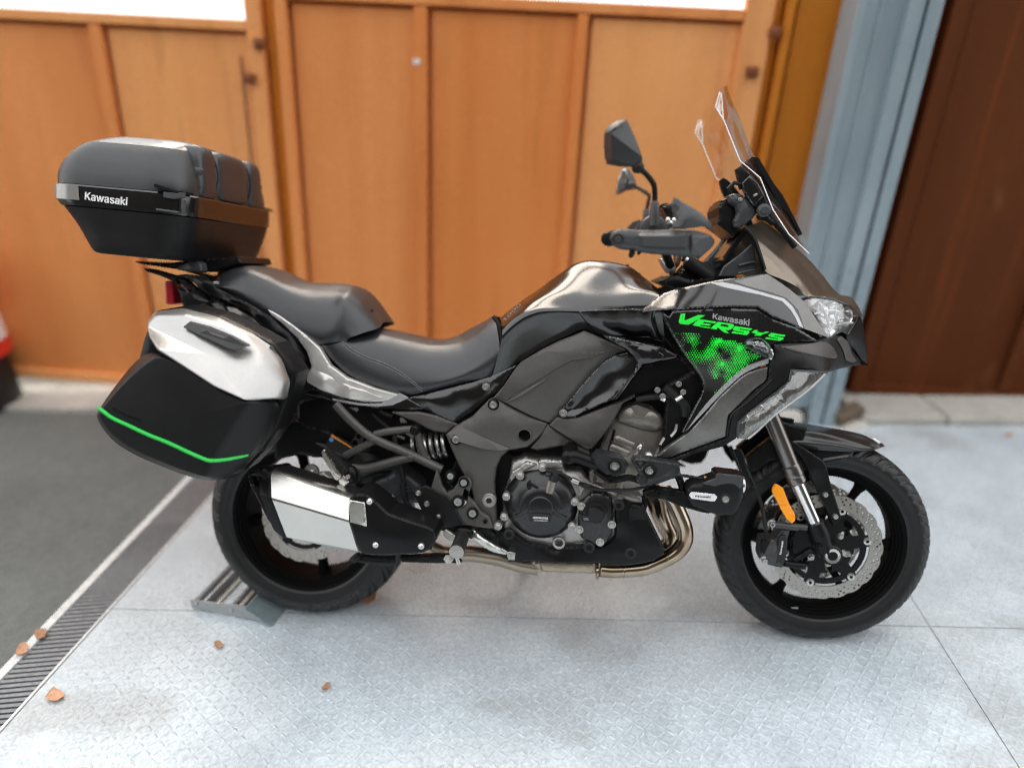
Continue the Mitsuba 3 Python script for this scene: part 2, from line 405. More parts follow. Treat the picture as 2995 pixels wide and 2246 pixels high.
for k, pl in enumerate(plates):
    pg = Polygon(pl).buffer(-.0015, join_style=2)
    m = trimesh.creation.extrude_polygon(pg, .008, engine='earcut'); m.apply_translation([0, 0, -.0085 + .0005 * (k % 2)])
    put('floor__steel_plate', m, 'plate_steel', False, **({} if k else {}))
    inner = pg.buffer(-.015); x0, y0, x1, y1 = inner.bounds
    x1, y0 = min(x1, 3.4), max(y0, .75)
    pit = .0255; R = np.array([[math.cos(.06), -math.sin(.06)], [math.sin(.06), math.cos(.06)]])
    gi, gj = np.meshgrid(np.arange(-170, 171), np.arange(-170, 171)); gi, gj = gi.ravel(), gj.ravel()
    q = (np.stack([gi, gj], 1) * pit) @ R.T + [0.2, 1.9]
    ok = shapely.contains_xy(inner, q[:, 0], q[:, 1]) & (q[:, 0] < x1) & (q[:, 1] > y0)
    q, par = q[ok], ((gi + gj) % 2)[ok]
    ang = np.where(par, math.pi / 4, -math.pi / 4) + .06
    cs, sn = np.cos(ang)[:, None], np.sin(ang)[:, None]
    vv = np.stack([q[:, :1] + cs * lv[:, 0] - sn * lv[:, 1], q[:, 1:] + sn * lv[:, 0] + cs * lv[:, 1], np.broadcast_to(lv[:, 2] - .0005 + .0005 * (k % 2), (len(q), len(lv)))], -1)
    ff = (lf[None] + (np.arange(len(q)) * len(lv))[:, None, None]).reshape(-1, 3)
    put('floor__tread_lugs', trimesh.Trimesh(vv.reshape(-1, 3), ff, process=False), 'plate_steel', False, kind='stuff')
labels['floor'] = {'label': 'pale galvanised tread plate floor in four plates', 'kind': 'structure'}
# drain: pale kerb angle, grate of bars
wa, wb = np.array([-1.477, 1.531]), np.array([-1.367, 2.608]); wd = (wb - wa) / (wb[1] - wa[1])
white = lambda y: wa + wd * (y - wa[1])
def strip(l0, l1, y0, y1, off0, off1): return [l0(y0) + [off0, 0], l0(y1) + [off0, 0], l1(y1) + [off1, 0], l1(y0) + [off1, 0]][::-1]
put('drain__edge_angle', sheet(strip(white, white, -1.5, 3.0, -.017, .012), .002, .03), 'pale_edge', False)
put('drain__edge_angle', sheet(strip(edge, edge, -1.5, 3.0, -.012, -.004), .0, .03), 'pale_edge', False)
put('drain__channel', sheet(strip(white, edge, -1.5, 3.0, .012, -.012), -.085, .002), 'joint_bed', False)
yy = 1.05
while yy < 2.98:
    a, b = white(yy) + [.0125, 0], edge(yy + .012) + [-.0125, 0]
    w = .0058 if yy < 2.27 else .0075
    m = sheet([a - [0, w], b - [0, w], b + [0, w], a + [0, w]], -.002, .007)
    put('drain__grate_bar', m, 'grate_steel', False)
    yy += .0185
labels['drain'] = {'label': 'slotted drain channel with dark grate bars and pale edge along the steel floor', 'category': 'drain'}

# wall frame: x along, y out, z up; the ground there lies at z = 0.0655 x
gz = lambda x: .0655 * x
# left door leaf
K = 'panelled_door'
def leaf(key, x0, x1, rail, battens, mats, bottom, top=2.75, window=None, stiles=(.06, .06)):
    xs = [x0 + stiles[0]] + sum([[b[0], b[1]] for b in battens], []) + [x1 - stiles[1]]
    for i in range(0, len(xs), 2):
        wall(key + '__panel', wbox(xs[i] + .017, xs[i + 1] + .003, bottom, rail - .055, -.012, 0, .003), mats[(i // 2) % len(mats)])
    wall(key + '__backing_sheet', wbox(x0 + .01, x1 - .01, bottom + .01, rail - .01, -.045, -.033, .003), mats[0])
    for b in battens:
        wall(key + '__batten', wbox(b[0], b[1], bottom + .05, rail - .045, -.032, .030, .006), mats[1 % len(mats)])
    wall(key + '__stile', wbox(x0, x0 + stiles[0], bottom, top, -.03, .034, .005), mats[0])
    wall(key + '__stile', wbox(x1 - stiles[1], x1, bottom, top, -.03, .034, .005), mats[-1])
    wall(key + '__rail', wbox(x0 + stiles[0] + .002, x1 - stiles[1] - .002, rail - .042, rail, -.03, .032, .006), mats[0])
    wall(key + '__rail', wbox(x0 + stiles[0] + .002, x1 - stiles[1] - .002, bottom, bottom + .05, -.03, .028, .006), mats[-1])
    if window: wall(key + '__rail', wbox(x0 + stiles[0] + .002, x1 - stiles[1] - .002, top - .08, top, -.03, .032, .006), mats[0])
    if window:
        wall(key + '__window', wbox(x0 + stiles[0] + .001, x1 - stiles[1] - .001, rail + .002, top - .082, -.026, -.010, .002), window)
leaf('panelled_door', -1.30, 1.249, 1.838, [(-.45, -.40), (.487, .537)], ['door_rust', 'door_rust_b', 'door_rust'], .075, window='window_glass', stiles=(.06, .066))
labels['panelled_door'] = {'label': 'left rust orange door leaf with blown white window above its rail, behind the top case', 'category': 'door', 'group': 'panelled workshop doors'}
leaf('panelled_door_001', 1.312, 3.378, 1.968, [(1.903, 1.958), (2.586, 2.632)], ['door_rust_b', 'door_rust_c', 'door_rust'], .175, window='window_glass', stiles=(.05, .115))
labels['panelled_door_001'] = {'label': 'middle rust orange door leaf of three panels, behind the seat, tank and mirrors', 'category': 'door', 'group': 'panelled workshop doors'}
leaf('panelled_door_002', 3.425, 4.02, 2.75, [], ['door_ochre'], .235, top=2.76, stiles=(.035, .06))
labels['panelled_door_002'] = {'label': 'narrow ochre brown door strip beside the grey steel column', 'category': 'door'}
leaf('panelled_door_003', 4.07, 6.6, 2.75, [(4.77, 4.83), (5.6, 5.66)], ['door_brown'], .318, top=2.76, stiles=(.075, .06))
labels['panelled_door_003'] = {'label': 'dark reddish brown door right of the grey steel column', 'category': 'door', 'group': 'panelled workshop doors'}
# dark gaps between the leaves: the frame behind, set back, and its upright tubes
for a, b, m in ((1.251, 1.310, 'door_ochre'), (3.380, 3.423, 'door_ochre'), (4.022, 4.068, 'door_brown')):
    wall('door_frame__backing', wbox(a - .03, b + .03, .02, 2.76, -.10, -.04, .003), m)
for a, b, m in ((1.262, 1.298, 'door_ochre'), (3.386, 3.416, 'door_ochre'), (4.026, 4.06, 'door_brown')):
    wall('door_frame__upright', wbox(a, b, .08, 2.76, -.04, -.008, .008), m)
wall('door_frame__header', wbox(-3.0, 6.8, 2.77, 2.87, -.08, .04, .006), 'door_ochre')
labels['door_frame'] = {'label': 'dark steel frame showing in the gaps between the doors', 'category': 'door frame'}
for (x, z, k) in ((1.241, 1.75, 'panelled_door'), (1.185, 1.611, 'panelled_door'), (3.39, 1.889, 'panelled_door_001'), (3.326, 1.738, 'panelled_door_001')):
    wall(k + '__hinge_lug', cat(rbox([x - .026, .030, z - .022], [x + .026, .055, z + .022], .01), lathe([(0, .022), (.009, .022), (.011, .016), (.011, 0)], [x, .05, z], (0, 1, 0), 12)), 'hinge_iron')
wall('panelled_door__keep', wbox(1.148, 1.158, .6, 1.70, .030, .044, .003), 'hinge_iron')
wall('panelled_door_001__label_plate', wbox(1.90, 1.93, 1.70, 1.722, .028, .034, .002), 'pale_edge')
# building over the doors, and threshold
wall('yard_wall__left_wall', wbox(-6., -1.32, -.5, 2.6, -.10, .0, .01), 'door_rust_c')
wall('yard_wall__right_wall', wbox(6.62, 12., -.2, 2.76, -.10, .0, .01), 'door_brown')
labels['yard_wall'] = {'label': 'rust brown yard wall running on beyond the doors', 'category': 'wall'}
kl = [[-3.6, 3.38], [1.2, 3.03], [1.2, 3.30], [-3.6, 3.66]]
put('threshold', sheet(kl, .012, .04), 'concrete', False, kind='structure')
kr = [[1.62, kerb_y(1.62)], [3.6, kerb_y(3.6)], [3.6, 3.10], [1.62, 3.24]]
edges = [1.62, 2.02, 2.55, 3.1, 3.6]
for a, b in zip(edges[:-1], edges[1:]):
    m = rbox([a + .004, 0, -.05], [b - .004, .30, .038 + .003 * (a > 2.3)], .012)
    v = np.array(m.vertices); v[:, 1] += kerb_y(1.62) - .055 * (v[:, 0] - 1.62); m.vertices = v
    put('kerb__stone', m, 'concrete', 40)
labels['kerb'] = {'label': 'low pale concrete kerb in front of the dark brown door', 'category': 'kerb'}
# ---------------------------------------------------------------- steel column and the odds and ends at its foot
g0 = gz(3.8)
wall('steel_column__flange', wbox(3.790, 3.846, g0 - .02, 3.6, .06, .300, .003), 'galvanised')
wall('steel_column__flange', wbox(3.860, 3.910, g0 - .02, 3.6, .06, .306, .003), 'galvanised')
wall('steel_column__web', wbox(3.840, 3.866, g0 - .02, 3.6, .07, .272, .003), 'galvanised')
wall('steel_column__side_plate', wbox(3.640, 3.792, g0 + .075, 3.6, .10, .262, .003), 'galvanised')
wall('steel_column__side_plate', wbox(3.612, 3.642, g0 + .075, 3.6, .10, .285, .003), 'galvanised')
wall('steel_column__rib', wbox(3.700, 3.712, g0 + .075, 3.6, .255, .272, .003), 'galvanised')
wall('steel_column__foot_strip', wbox(3.65, 3.785, g0 + .075, g0 + .105, .256, .270, .003), 'galvanised')
labels['steel_column'] = {'label': 'galvanised grey steel column between the ochre strip and the dark brown door', 'category': 'column'}


def rough_stone(c, rad, seed, flat=.0):
    s = trimesh.creation.icosphere(subdivisions=3); v = np.array(s.vertices)
    k = .72 + .56 * meshkit.fbm(v * 1.6 + seed, 3, seed)
    return trimesh.Trimesh(v * k[:, None] * np.array(rad) + np.array(c), s.faces, process=False)


mat('old_wood', proc(lambda p, n, uv: mix((.045, .032, .022), (.16, .115, .075), fbm(p.x * 25 + p.y * 8, p.y * 60, p.z * 60))), .75)
mat('pale_stone', proc(lambda p, n, uv: mix((.34, .32, .28), (.60, .58, .53), fbm(p.x * 26, p.y * 26, p.z * 26))), .85)
gs = V("1510,2873,0 1648,2882,0 1284,2944,0 1360,2925,0")
put('broken_stone', hull(rough_stone(gs[0] + [.06, .09, .0], [.085, .07, .020], 3).vertices), 'pale_stone', 35, label='flat broken stone under the charred wood block', category='stone')
wbk = rbox([-.075, -.034, -.026], [.075, .034, .026], .005); v = np.array(wbk.vertices)
v[:, 2] += .006 * np.sin(v[:, 0] * 40); wbk.vertices = v
wbk.apply_transform(trimesh.transformations.euler_matrix(.25, -.12, .42)); wbk.apply_translation(V("1560,2916,0")[0] + [.0, .05, .052])
put('wood_block', wbk, 'old_wood', 35, label='dark weathered wood block lying beside the steel column foot', category='wood block')
put('round_stone', rough_stone(gs[2] + [.0, .03, .03], [.075, .055, .045], 8), 'pale_stone', 40, label='pale rounded stone behind the front fork', category='stone')

# ---------------------------------------------------------------- red and white cone on a black drum at the left edge
bx, by = -2.80, 3.38
put('marker_drum__body', lathe([(0, 0), (.20, 0), (.215, .02), (.208, .10), (.212, .11), (.205, .20), (.208, .265), (.19, .28), (0, .28)][::-1], [bx, by, -.012], (0, 0, 1), 48), 'rubber', 35)
mat('cone_red', grainy((.62, .035, .02), .15, 12), .42)
mat('cone_white', grainy((.74, .72, .70), .12, 12), .45)
cr = lambda z: .245 - .0 * z if z < .0 else .248 - .06 * z
prof = lambda a, b: [(cr(b), b)] + [(cr(b - (b - a) * i / 5), b - (b - a) * i / 5) for i in range(1, 6)]
put('marker_drum__red_sleeve', lathe(prof(.268, .345), [bx, by, 0], (0, 0, 1), 48), 'cone_red', 35)
put('marker_drum__white_band', lathe(prof(.345, .475), [bx, by, 0], (0, 0, 1), 48), 'cone_white', 35)
put('marker_drum__red_sleeve', lathe([(0, .80), (.195, .80)] + prof(.475, .79), [bx, by, 0], (0, 0, 1), 48), 'cone_red', 35)
labels['marker_drum'] = {'label': 'red and white marker drum on a black base at the left edge', 'category': 'marker drum'}

# ---------------------------------------------------------------- roller stand behind the rear tyre
f0, f1 = np.array([-1.034, 1.794]), np.array([-.792, 1.726]); fd = (f1 - f0) / np.linalg.norm(f1 - f0); fn_ = np.array([-fd[1], fd[0]])
FR = np.eye(4); FR[:3, 0] = [fd[0], fd[1], 0]; FR[:3, 1] = [fn_[0], fn_[1], 0]; FR[:3, 3] = [f0[0], f0[1], 0]; FT = T(FR.tolist())
pp = np.array([[0, .004], [.25, .004], [.25, .032], [.205, .052], [0, .036]])
def side_plate(y, t):
    m = trimesh.creation.extrude_polygon(Polygon(pp), t, engine='earcut')
    v = np.array(m.vertices); m.vertices = np.stack([v[:, 0], y + v[:, 2], v[:, 1]], 1); m.fix_normals(); return m
st = lambda n, m, k, s=30: put('roller_stand__' + n, m, k, s, FT)
st('side_plate', side_plate(0, .004), 'dull_steel', False); st('side_plate', side_plate(.235, .004), 'dull_steel', False)
for x in (.022, .150):
    st('roller', lathe([(0, 0), (.011, 0), (.011, .228), (0, .228)][::-1], [x, .005, .030], (0, 1, 0), 24), 'grate_steel', 35)
    st('roller_bolt', lathe([(0, .005), (.0055, .005), (.007, .003), (.007, 0)], [x, .0, .026], (0, -1, 0), 10), 'dull_steel', 35)
st('cross_angle', cat(rbox([.045, .004, .004], [.050, .235, .034], .0015), rbox([.05, .004, .004], [.075, .235, .008], .0015)), 'dull_steel')
st('cross_angle', cat(rbox([.185, .004, .004], [.190, .235, .046], .0015), rbox([.172, .004, .04], [.19, .235, .0445], .0015)), 'dull_steel')
rp = stack([np.array([[.205, -.012, .052], [.212, -.012, .056], [.292, -.012, .006], [.284, -.012, .002]]), np.array([[.205, .235, .052], [.212, .235, .056], [.292, .235, .006], [.284, .235, .002]])])
st('ramp', rp, 'chock_blue', False)
labels['roller_stand'] = {'label': 'low galvanised roller stand with ramp behind the rear tyre', 'category': 'roller stand'}

# ---------------------------------------------------------------- fallen leaves
mat('leaf_brown', grainy((.36, .19, .10), .5, 40), .6)
mat('leaf_rust', grainy((.50, .27, .16), .5, 40), .6)
lr = np.random.default_rng(11)
spots = [((-1.271, 1.452), .030, 'orange brown fallen leaf lying on the plates by the near end of the drain'), ((-1.455, 1.690), .028, 'upper one of the two brown leaves on the drain edge'), ((-1.470, 1.622), .026, 'lower one of the two brown leaves on the drain edge'),
         ((-.888, 1.63), .018, 'small brown leaf on the plates in front of the roller stand'), ((-.478, 1.815), .030, 'dark brown leaf scrap against the rear tyre'),
         ((-.531, 1.465), .016, 'lone brown leaf on the plates left of the picture centre'), ((2.23, 2.82), .024, 'brown leaf before the pale kerb')]
for k, ((x, y), s, lab) in enumerate(spots):
    a = np.linspace(0, 2 * np.pi, 13)[:-1]
    rr_ = s * (.75 + .45 * lr.random(12)); o2 = np.stack([rr_ * np.cos(a), .62 * rr_ * np.sin(a)], 1)
    P = Polygon(o2); gx, gy = np.meshgrid(np.linspace(-s, s, 9), np.linspace(-s, s, 9)); qq = np.stack([gx.ravel(), gy.ravel()], 1)
    qq = np.vstack([o2, qq[shapely.contains_xy(P.buffer(-s * .1), qq[:, 0], qq[:, 1])]]); F = Delaunay(qq).simplices
    zz = .004 + .25 * s * (qq[:, 1] / s) ** 2 + .35 * s * (qq[:, 0] / s) ** 2 * lr.random() + .06 * s * lr.random(len(qq))
    m = trimesh.Trimesh(np.vstack([np.c_[qq, zz], np.c_[qq, zz - .0006]]), np.vstack([F, F[:, ::-1] + len(qq)]), process=False)
    m.apply_transform(trimesh.transformations.rotation_matrix(lr.random() * 6.28, [0, 0, 1])); m.apply_translation([x, y, .001])
    put('fallen_leaf', m, 'leaf_brown' if k % 2 else 'leaf_rust', False, label=lab, category='leaf', group='fallen leaves')

# ---------------------------------------------------------------- the building across the yard, mirrored in the glossy panels
def yb(x0, x1, y0, y1, z0, z1): return rbox([x0, y0, z0], [x1, y1, z1], .01)
mat('yard_brick', grainy((.036, .032, .028), .5, 6), .9)
mat('yard_glass', (.03, .035, .04), .08, 0)
put('facing_building__wall', yb(-16, 16, -9.5, -8.5, -.1, 7.5), 'yard_brick')
for x in range(-14, 15, 4):
    put('facing_building__window', yb(x - .7, x + .7, -8.495, -8.47, 1.2, 2.8), 'yard_glass')
put('facing_building__roof_edge', yb(-16.2, 16.2, -9.6, -8.3, 7.51, 7.7), 'yard_brick')
labels['facing_building'] = {'label': 'dark brick building across the yard, behind the viewer', 'category': 'building'}
# ================================================================ the motorcycle
# ---------------------------------------------------------------- wheels
def tyre(x0, z0, R, w, bead, hw, seed, n=720):
    """Carcass with sidewall, rounded crown and sipes cut into the tread; profile from the right bead over the crown to the left."""
    half = [(bead - .004, hw - .010), (bead + .003, hw), (bead + .012, hw + .006), (bead + .030, w / 2 - .002), (bead + .040, w / 2)]
    zc = R - bead - .040
    a = np.linspace(.12, np.pi / 2, 16)
    half += [(bead + .040 + zc * math.sin(t), w / 2 * math.cos(t) ** .82 if t < np.pi / 2 - 1e-6 else 0.) for t in a]
    prof = np.array(half + [(r, -y) for r, y in half[:-1]][::-1])
    s = np.r_[0, np.cumsum(np.linalg.norm(np.diff(prof, axis=0), axis=1))]
    prof = np.stack([np.interp(np.linspace(0, s[-1], 90), s, prof[:, i]) for i in (0, 1)], 1)
    th = np.arange(n) * 2 * np.pi / n
    r, y = prof[:, 0][None], prof[:, 1][None]; tt = th[:, None]
    tread = np.clip((r - (bead + .043)) / .012, 0, 1)
    pitch = 2 * np.pi / 26
    g = np.zeros((n, len(prof)))
    for sg in (1, -1):
        for off, k, wd, lo, hi in ((0, 5.2, .075, .12, .95), (.5, 4.0, .055, .45, .99), (.27, 6.0, .05, .62, 1.0)):
            u = ((tt + sg * (.0) - k * np.abs(y) * (1 + 4 * np.abs(y)) * .55 + off * pitch + (sg < 0) * pitch / 2) / pitch) % 1.0
            e = np.abs(y) / (w / 2)
            ok = (np.sign(y) == sg) & (e > lo) & (e < hi)
            g = np.maximum(g, ok * np.clip(1.3 - np.abs(u - .5) / wd, 0, 1))
    ring = .0010 * (np.abs(r - (bead + .016)) < .0022) - .0008 * (np.abs(r - (bead + .0285)) < .0018)
    rad = r - .0085 * g * tread
    yy = y + np.sign(y) * ring * (np.abs(y) > w * .3)
    X = x0 + rad * np.cos(tt); Z = z0 + rad * np.sin(tt)
    v = np.stack([X, np.broadcast_to(yy, X.shape), Z], -1)
    me = trimesh.Trimesh(v.reshape(-1, 3), grid_faces(n + 1, len(prof)) % (n * len(prof)), process=False)
    me.fix_normals(); return me


def rim(x0, z0, fl, hw):
    p = [(fl - .012, hw - .006), (fl - .001, hw), (fl + .001, hw - .002), (fl, hw - .007), (fl - .010, hw - .010)]
    q = [(fl - .013, hw - .004), (fl - .0135, hw - .010), (fl - .019, hw - .0115), (fl - .0195, hw - .019), (fl - .0250, hw - .0205), (fl - .0255, hw - .027), (fl - .031, hw - .0285), (fl - .033, hw * .35)]
    inner = q + [(r, -y) for r, y in q][::-1]
    outer = p + [(r, -y) for r, y in p][::-1]
    return lathe((outer[::-1] + inner + [outer[-1]])[::-1], [x0, 0, z0], (0, 1, 0), 120)


def spoke(x0, z0, ang, r0, r1, w0, w1, y0, y1, th):
    """A hollow-backed cast spoke, from hub to barrel, rounded and flared at both ends."""
    R = []
    for s in np.linspace(0, 1, 9):
        r = r0 + (r1 - r0) * s; w = w0 + (w1 - w0) * s + .010 * (s > .85) * (s - .85) / .15 + .006 * max(0, .2 - s) / .2; t = th * (1 - .25 * math.sin(math.pi * s)); yc = y0 + (y1 - y0) * s
        a = np.arange(12) * 2 * np.pi / 12
        c, q = np.sign(np.cos(a)) * np.abs(np.cos(a)) ** .7, np.sign(np.sin(a)) * np.abs(np.sin(a)) ** .7
        R.append(np.stack([np.full(12, r), yc + t * q, w * c], 1))
    m = stack(R); v = np.array(m.vertices); ca, sa_ = math.cos(ang), math.sin(ang)
    m.vertices = np.stack([x0 + v[:, 0] * ca - v[:, 2] * sa_, v[:, 1], z0 + v[:, 0] * sa_ + v[:, 2] * ca], 1)
    return m


def petal_disc(x0, z0, y, R, r, t, waves, holes, seed=0.):
    a = np.linspace(0, 2 * np.pi, 30 * waves, endpoint=False)
    rad = R - .0038 * (.5 - .5 * np.cos(waves * a)) ** 2.2
    P = Polygon(np.stack([rad * np.cos(a), rad * np.sin(a)], 1), [np.stack([r * np.cos(a), r * np.sin(a)], 1)[::8]])
    hs = []
    for k in range(waves):
        for j, (rr, da, hr) in enumerate(holes):
            t_ = 2 * np.pi * (k + da) / waves
            hs.append(Point(rr * math.cos(t_), rr * math.sin(t_)).buffer(hr, 4))
    P = P.difference(shapely.union_all(hs))
    m = trimesh.creation.extrude_polygon(P, t, engine='earcut'); v = np.array(m.vertices)
    m.vertices = np.stack([x0 + v[:, 0], y - t / 2 + v[:, 2], z0 + v[:, 1]], 1); m.fix_normals(); return m


def carrier(x0, z0, y, R, arms, hub, t=.006):
    """The black disc carrier: a ring with windows and arms out to the bobbins."""
    a = np.linspace(0, 2 * np.pi, 120, endpoint=False)
    P = Point(0, 0).buffer(hub, 24)
    for k in range(arms):
        q = 2 * np.pi * k / arms + .2
        P = P.union(Polygon([(hub * .8 * math.cos(q - .32), hub * .8 * math.sin(q - .32)), (R * math.cos(q - .13), R * math.sin(q - .13)), (R * math.cos(q + .13), R * math.sin(q + .13)), (hub * .8 * math.cos(q + .32), hub * .8 * math.sin(q + .32))]))
    P = P.union(Point(0, 0).buffer(R * .93, 30).difference(Point(0, 0).buffer(R * .80, 30)))
    for k in range(arms):
        q = 2 * np.pi * (k + .5) / arms + .2
        P = P.difference(Point(hub * .82 * math.cos(q), hub * .82 * math.sin(q)).buffer(hub * .13, 8))
    P = P.buffer(-.003).buffer(.003)
    m = trimesh.creation.extrude_polygon(P, t, engine='earcut'); v = np.array(m.vertices)
    m.vertices = np.stack([x0 + v[:, 0], y - t / 2 + v[:, 2], z0 + v[:, 1]], 1); m.fix_normals(); return m


def arc_text(txt, x0, z0, r, y, h, a0, adv, key):
    """Raised letters round a sidewall."""
    a = a0; out = []
    for ch in txt:
        if ch != ' ':
            m = meshkit.text_mesh(ch, h, .0008, True); v = np.array(m.vertices); w = v[:, 0].max()
            rr = r + v[:, 1]; th = a - v[:, 0] / r
            m.vertices = np.stack([x0 + rr * np.cos(th), y + v[:, 2], z0 + rr * np.sin(th)], 1); m.fix_normals(); out.append(m)
            a -= (w + h * .22) / r
        else: a -= adv
    m = cat(*out); bk(key, m, 'rubber_print', False)


mat('rubber_print', (.045, .045, .045), .6)
FX, FZ, RX, RZ = 0., .297, -1.52, .312
bk('front_wheel__tyre', tyre(FX, FZ, .300, .122, .219, .050, 1), 'tyre_rubber', True)
bk('rear_wheel__tyre', tyre(RX, RZ, .315, .182, .219, .079, 2), 'tyre_rubber', True)
bk('front_wheel__rim', rim(FX, FZ, .227, .053), 'wheel_black', 40)
bk('rear_wheel__rim', rim(RX, RZ, .227, .082), 'wheel_black', 40)
fs = cat(*[spoke(FX, FZ, math.radians(-3 + 60 * k), .035, .198, .013, .0095, 0, 0, .016) for k in range(6)])
for k in range(6): bk('front_wheel__spoke', spoke(FX, FZ, math.radians(-3 + 60 * k), .035, .198, .013, .0095, 0, 0, .016), 'wheel_black', 40)
for a in (10, 100, 190, 278): bk('rear_wheel__spoke', spoke(RX, RZ, math.radians(a), .045, .198, .018, .012, .0, .0, .020), 'wheel_black', 40)
bk('front_wheel__hub', lathe([(0, .062), (.030, .062), (.034, .05), (.040, .02), (.040, -.02), (.034, -.05), (.03, -.062), (0, -.062)], [FX, 0, FZ]), 'wheel_black', 35)
bk('rear_wheel__hub', lathe([(0, .075), (.040, .075), (.05, .04), (.055, 0), (.05, -.04), (.04, -.075), (0, -.075)], [RX, 0, RZ]), 'wheel_black', 35)
H1 = [(.1465, .0, .0030), (.1465, .33, .0030), (.1385, .16, .0030), (.1310, .0, .0028), (.1310, .5, .0024), (.1385, .66, .0030)]
for s in (1, -1):
    bk('front_wheel__brake_disc', petal_disc(FX, FZ, s * .066, .155, .118, .0045, 20, H1), 'disc_steel', False)
    bk('front_wheel__disc_carrier', carrier(FX, FZ, s * .064, .119, 6, .078), 'satin_black', False)
for k in range(6):
    q = 2 * np.pi * k / 6 + .2
    bk('front_wheel__bobbin', lathe([(.0045, .0035), (.006, .004), (.0105, .003), (.011, 0), (.011, -.002)][::-1][::-1], [FX + .1125 * math.cos(q), .068, FZ + .1125 * math.sin(q)], (0, 1, 0), 18), 'steel', 35)
    q = 2 * np.pi * (k + .5) / 6 + .2
    bolt([FX + .050 * math.cos(q), .071, FZ + .050 * math.sin(q)], .0065, .004, name='front_wheel__bolt')
bk('rear_wheel__brake_disc', petal_disc(RX, RZ, .088, .128, .092, .005, 18, [(.1205, .0, .0028), (.1205, .4, .0028), (.1135, .2, .0028), (.106, .0, .0026), (.106, .5, .0026)]), 'disc_steel', False)
bk('rear_wheel__disc_carrier', carrier(RX, RZ, .085, .094, 5, .058), 'satin_black', False)
arc_text('BRIDGESTONE', RX, RZ, .262, .0908, .013, math.radians(-52), .03, 'rear_wheel__tyre_lettering')
arc_text('180/55ZR17', RX, RZ, .262, .0908, .009, math.radians(-88), .03, 'rear_wheel__tyre_lettering')
bk('front_wheel__balance_weight', rbox([-.075, .036, FZ - .2015], [-.055, .044, FZ - .1975], .001), 'dull_steel')

# ---------------------------------------------------------------- dark inner masses: air box, radiator, tail tray, hugger
bk('air_box', panel(V("-951,115,786 -887,115,890 -710,115,931 -472,115,884 -421,115,823 -429,115,733 -462,115,629 -508,115,522 -531,115,441 -594,115,398 -869,115,358 -950,115,410 -1030,115,530 -1117,115,616 -1190,115,674 -1123,115,716"), t=.23, r=.01, h=.03), 'satin_black')
bk('crankcase_core', panel(V("-1015,125,397 -1082,125,463 -1048,125,532 -896,125,558 -509,125,525 -505,125,418 -527,125,309 -590,125,265 -907,125,256 -1015,125,328"), t=.25, r=.01, h=.03), 'satin_black')
bk('tail_tray', panel(V("-1439,100,705 -1356,100,714 -1221,100,684 -1119,100,673 -1046,100,608 -1087,100,566 -1168,100,556 -1236,100,581 -1347,100,557 -1444,100,568 -1526,100,607 -1524,100,676"), t=.20, r=.01, h=.03), 'satin_black')
bk('tail_tray', panel(V("-1872,100,1005 -1793,100,995 -1712,100,959 -1617,100,907 -1550,100,854 -1497,100,802 -1471,100,748 -1582,100,746 -1716,100,878 -1819,100,941 -1858,100,951"), t=.20, r=.01, h=.02), 'satin_black')
bk('radiator', panel(V("-476,190,769 -406,190,808 -310,190,773 -329,190,687 -398,190,622 -480,190,582"), t=.38, r=.01, h=.03), 'satin_black')
bk('rear_hugger', panel(V("-1593,105,607 -1522,105,627 -1490,105,610 -1426,105,595 -1359,105,561 -1344,105,541 -1363,105,510 -1396,105,502 -1447,105,514 -1475,105,513 -1517,105,521 -1569,105,508 -1598,105,497"), t=.21, r=.008), 'satin_black')
bk('rear_hugger__blade', panel(V("-1473,125,567 -1438,125,561 -1410,125,549 -1367,125,527 -1365,125,520 -1384,125,526 -1411,125,538 -1438,125,552"), t=.006, r=.002), 'grey_plastic')
bk('swingarm', panel(V("-1362,125,469 -1346,125,486 -1302,125,481 -1242,125,497 -1208,125,496 -1191,125,478 -1152,125,447 -1153,125,394 -1244,125,388 -1313,125,413 -1359,125,425 -1372,125,434"), V("-1309,150,430 -1236,150,472 -1202,150,489"), t=.25, r=.01, kind='lin'), 'grey_plastic')
bk('inner_guard', panel(V("-1300,50,574 -1061,50,582 -1062,50,421 -1125,50,384 -1235,50,397 -1278,50,413 -1336,50,471 -1335,50,522"), t=.10, r=.006, h=.03), 'satin_black')
bk('swingarm__brace', tube(V("-1461,120,476 -1406,120,441 -1383,120,432"), .006, 8), 'steel')
bk('swingarm__rib_plate', panel(V("-1339,155,456 -1311,155,475 -1307,155,478 -1273,155,488 -1234,155,495 -1234,155,489 -1271,155,470 -1300,155,451 -1330,155,436"), t=.02, r=.004), 'satin_black')
bk('swingarm__pivot_plate', panel(V("-1251,160,434 -1245,160,435 -1221,160,423 -1217,160,414 -1230,160,408 -1241,160,413"), t=.008, r=.002), 'satin_black')
for w in V("-1227,162,420"): bolt(w, .0055)
bk('chain_adjuster', cat(lathe([(0, .020), (.006, .022), (.008, .016), (.0085, .012), (.020, .011), (.0215, .008), (.0215, 0), (0, 0)], V("-1468,135,483")[0], (0, 1, 0), 32)), 'steel', 35)
bk('swingarm__end_plate', panel(V("-1456,115,475 -1426,115,475 -1410,115,446 -1431,115,455 -1454,115,465"), t=.01, r=.002), 'brushed_alloy')
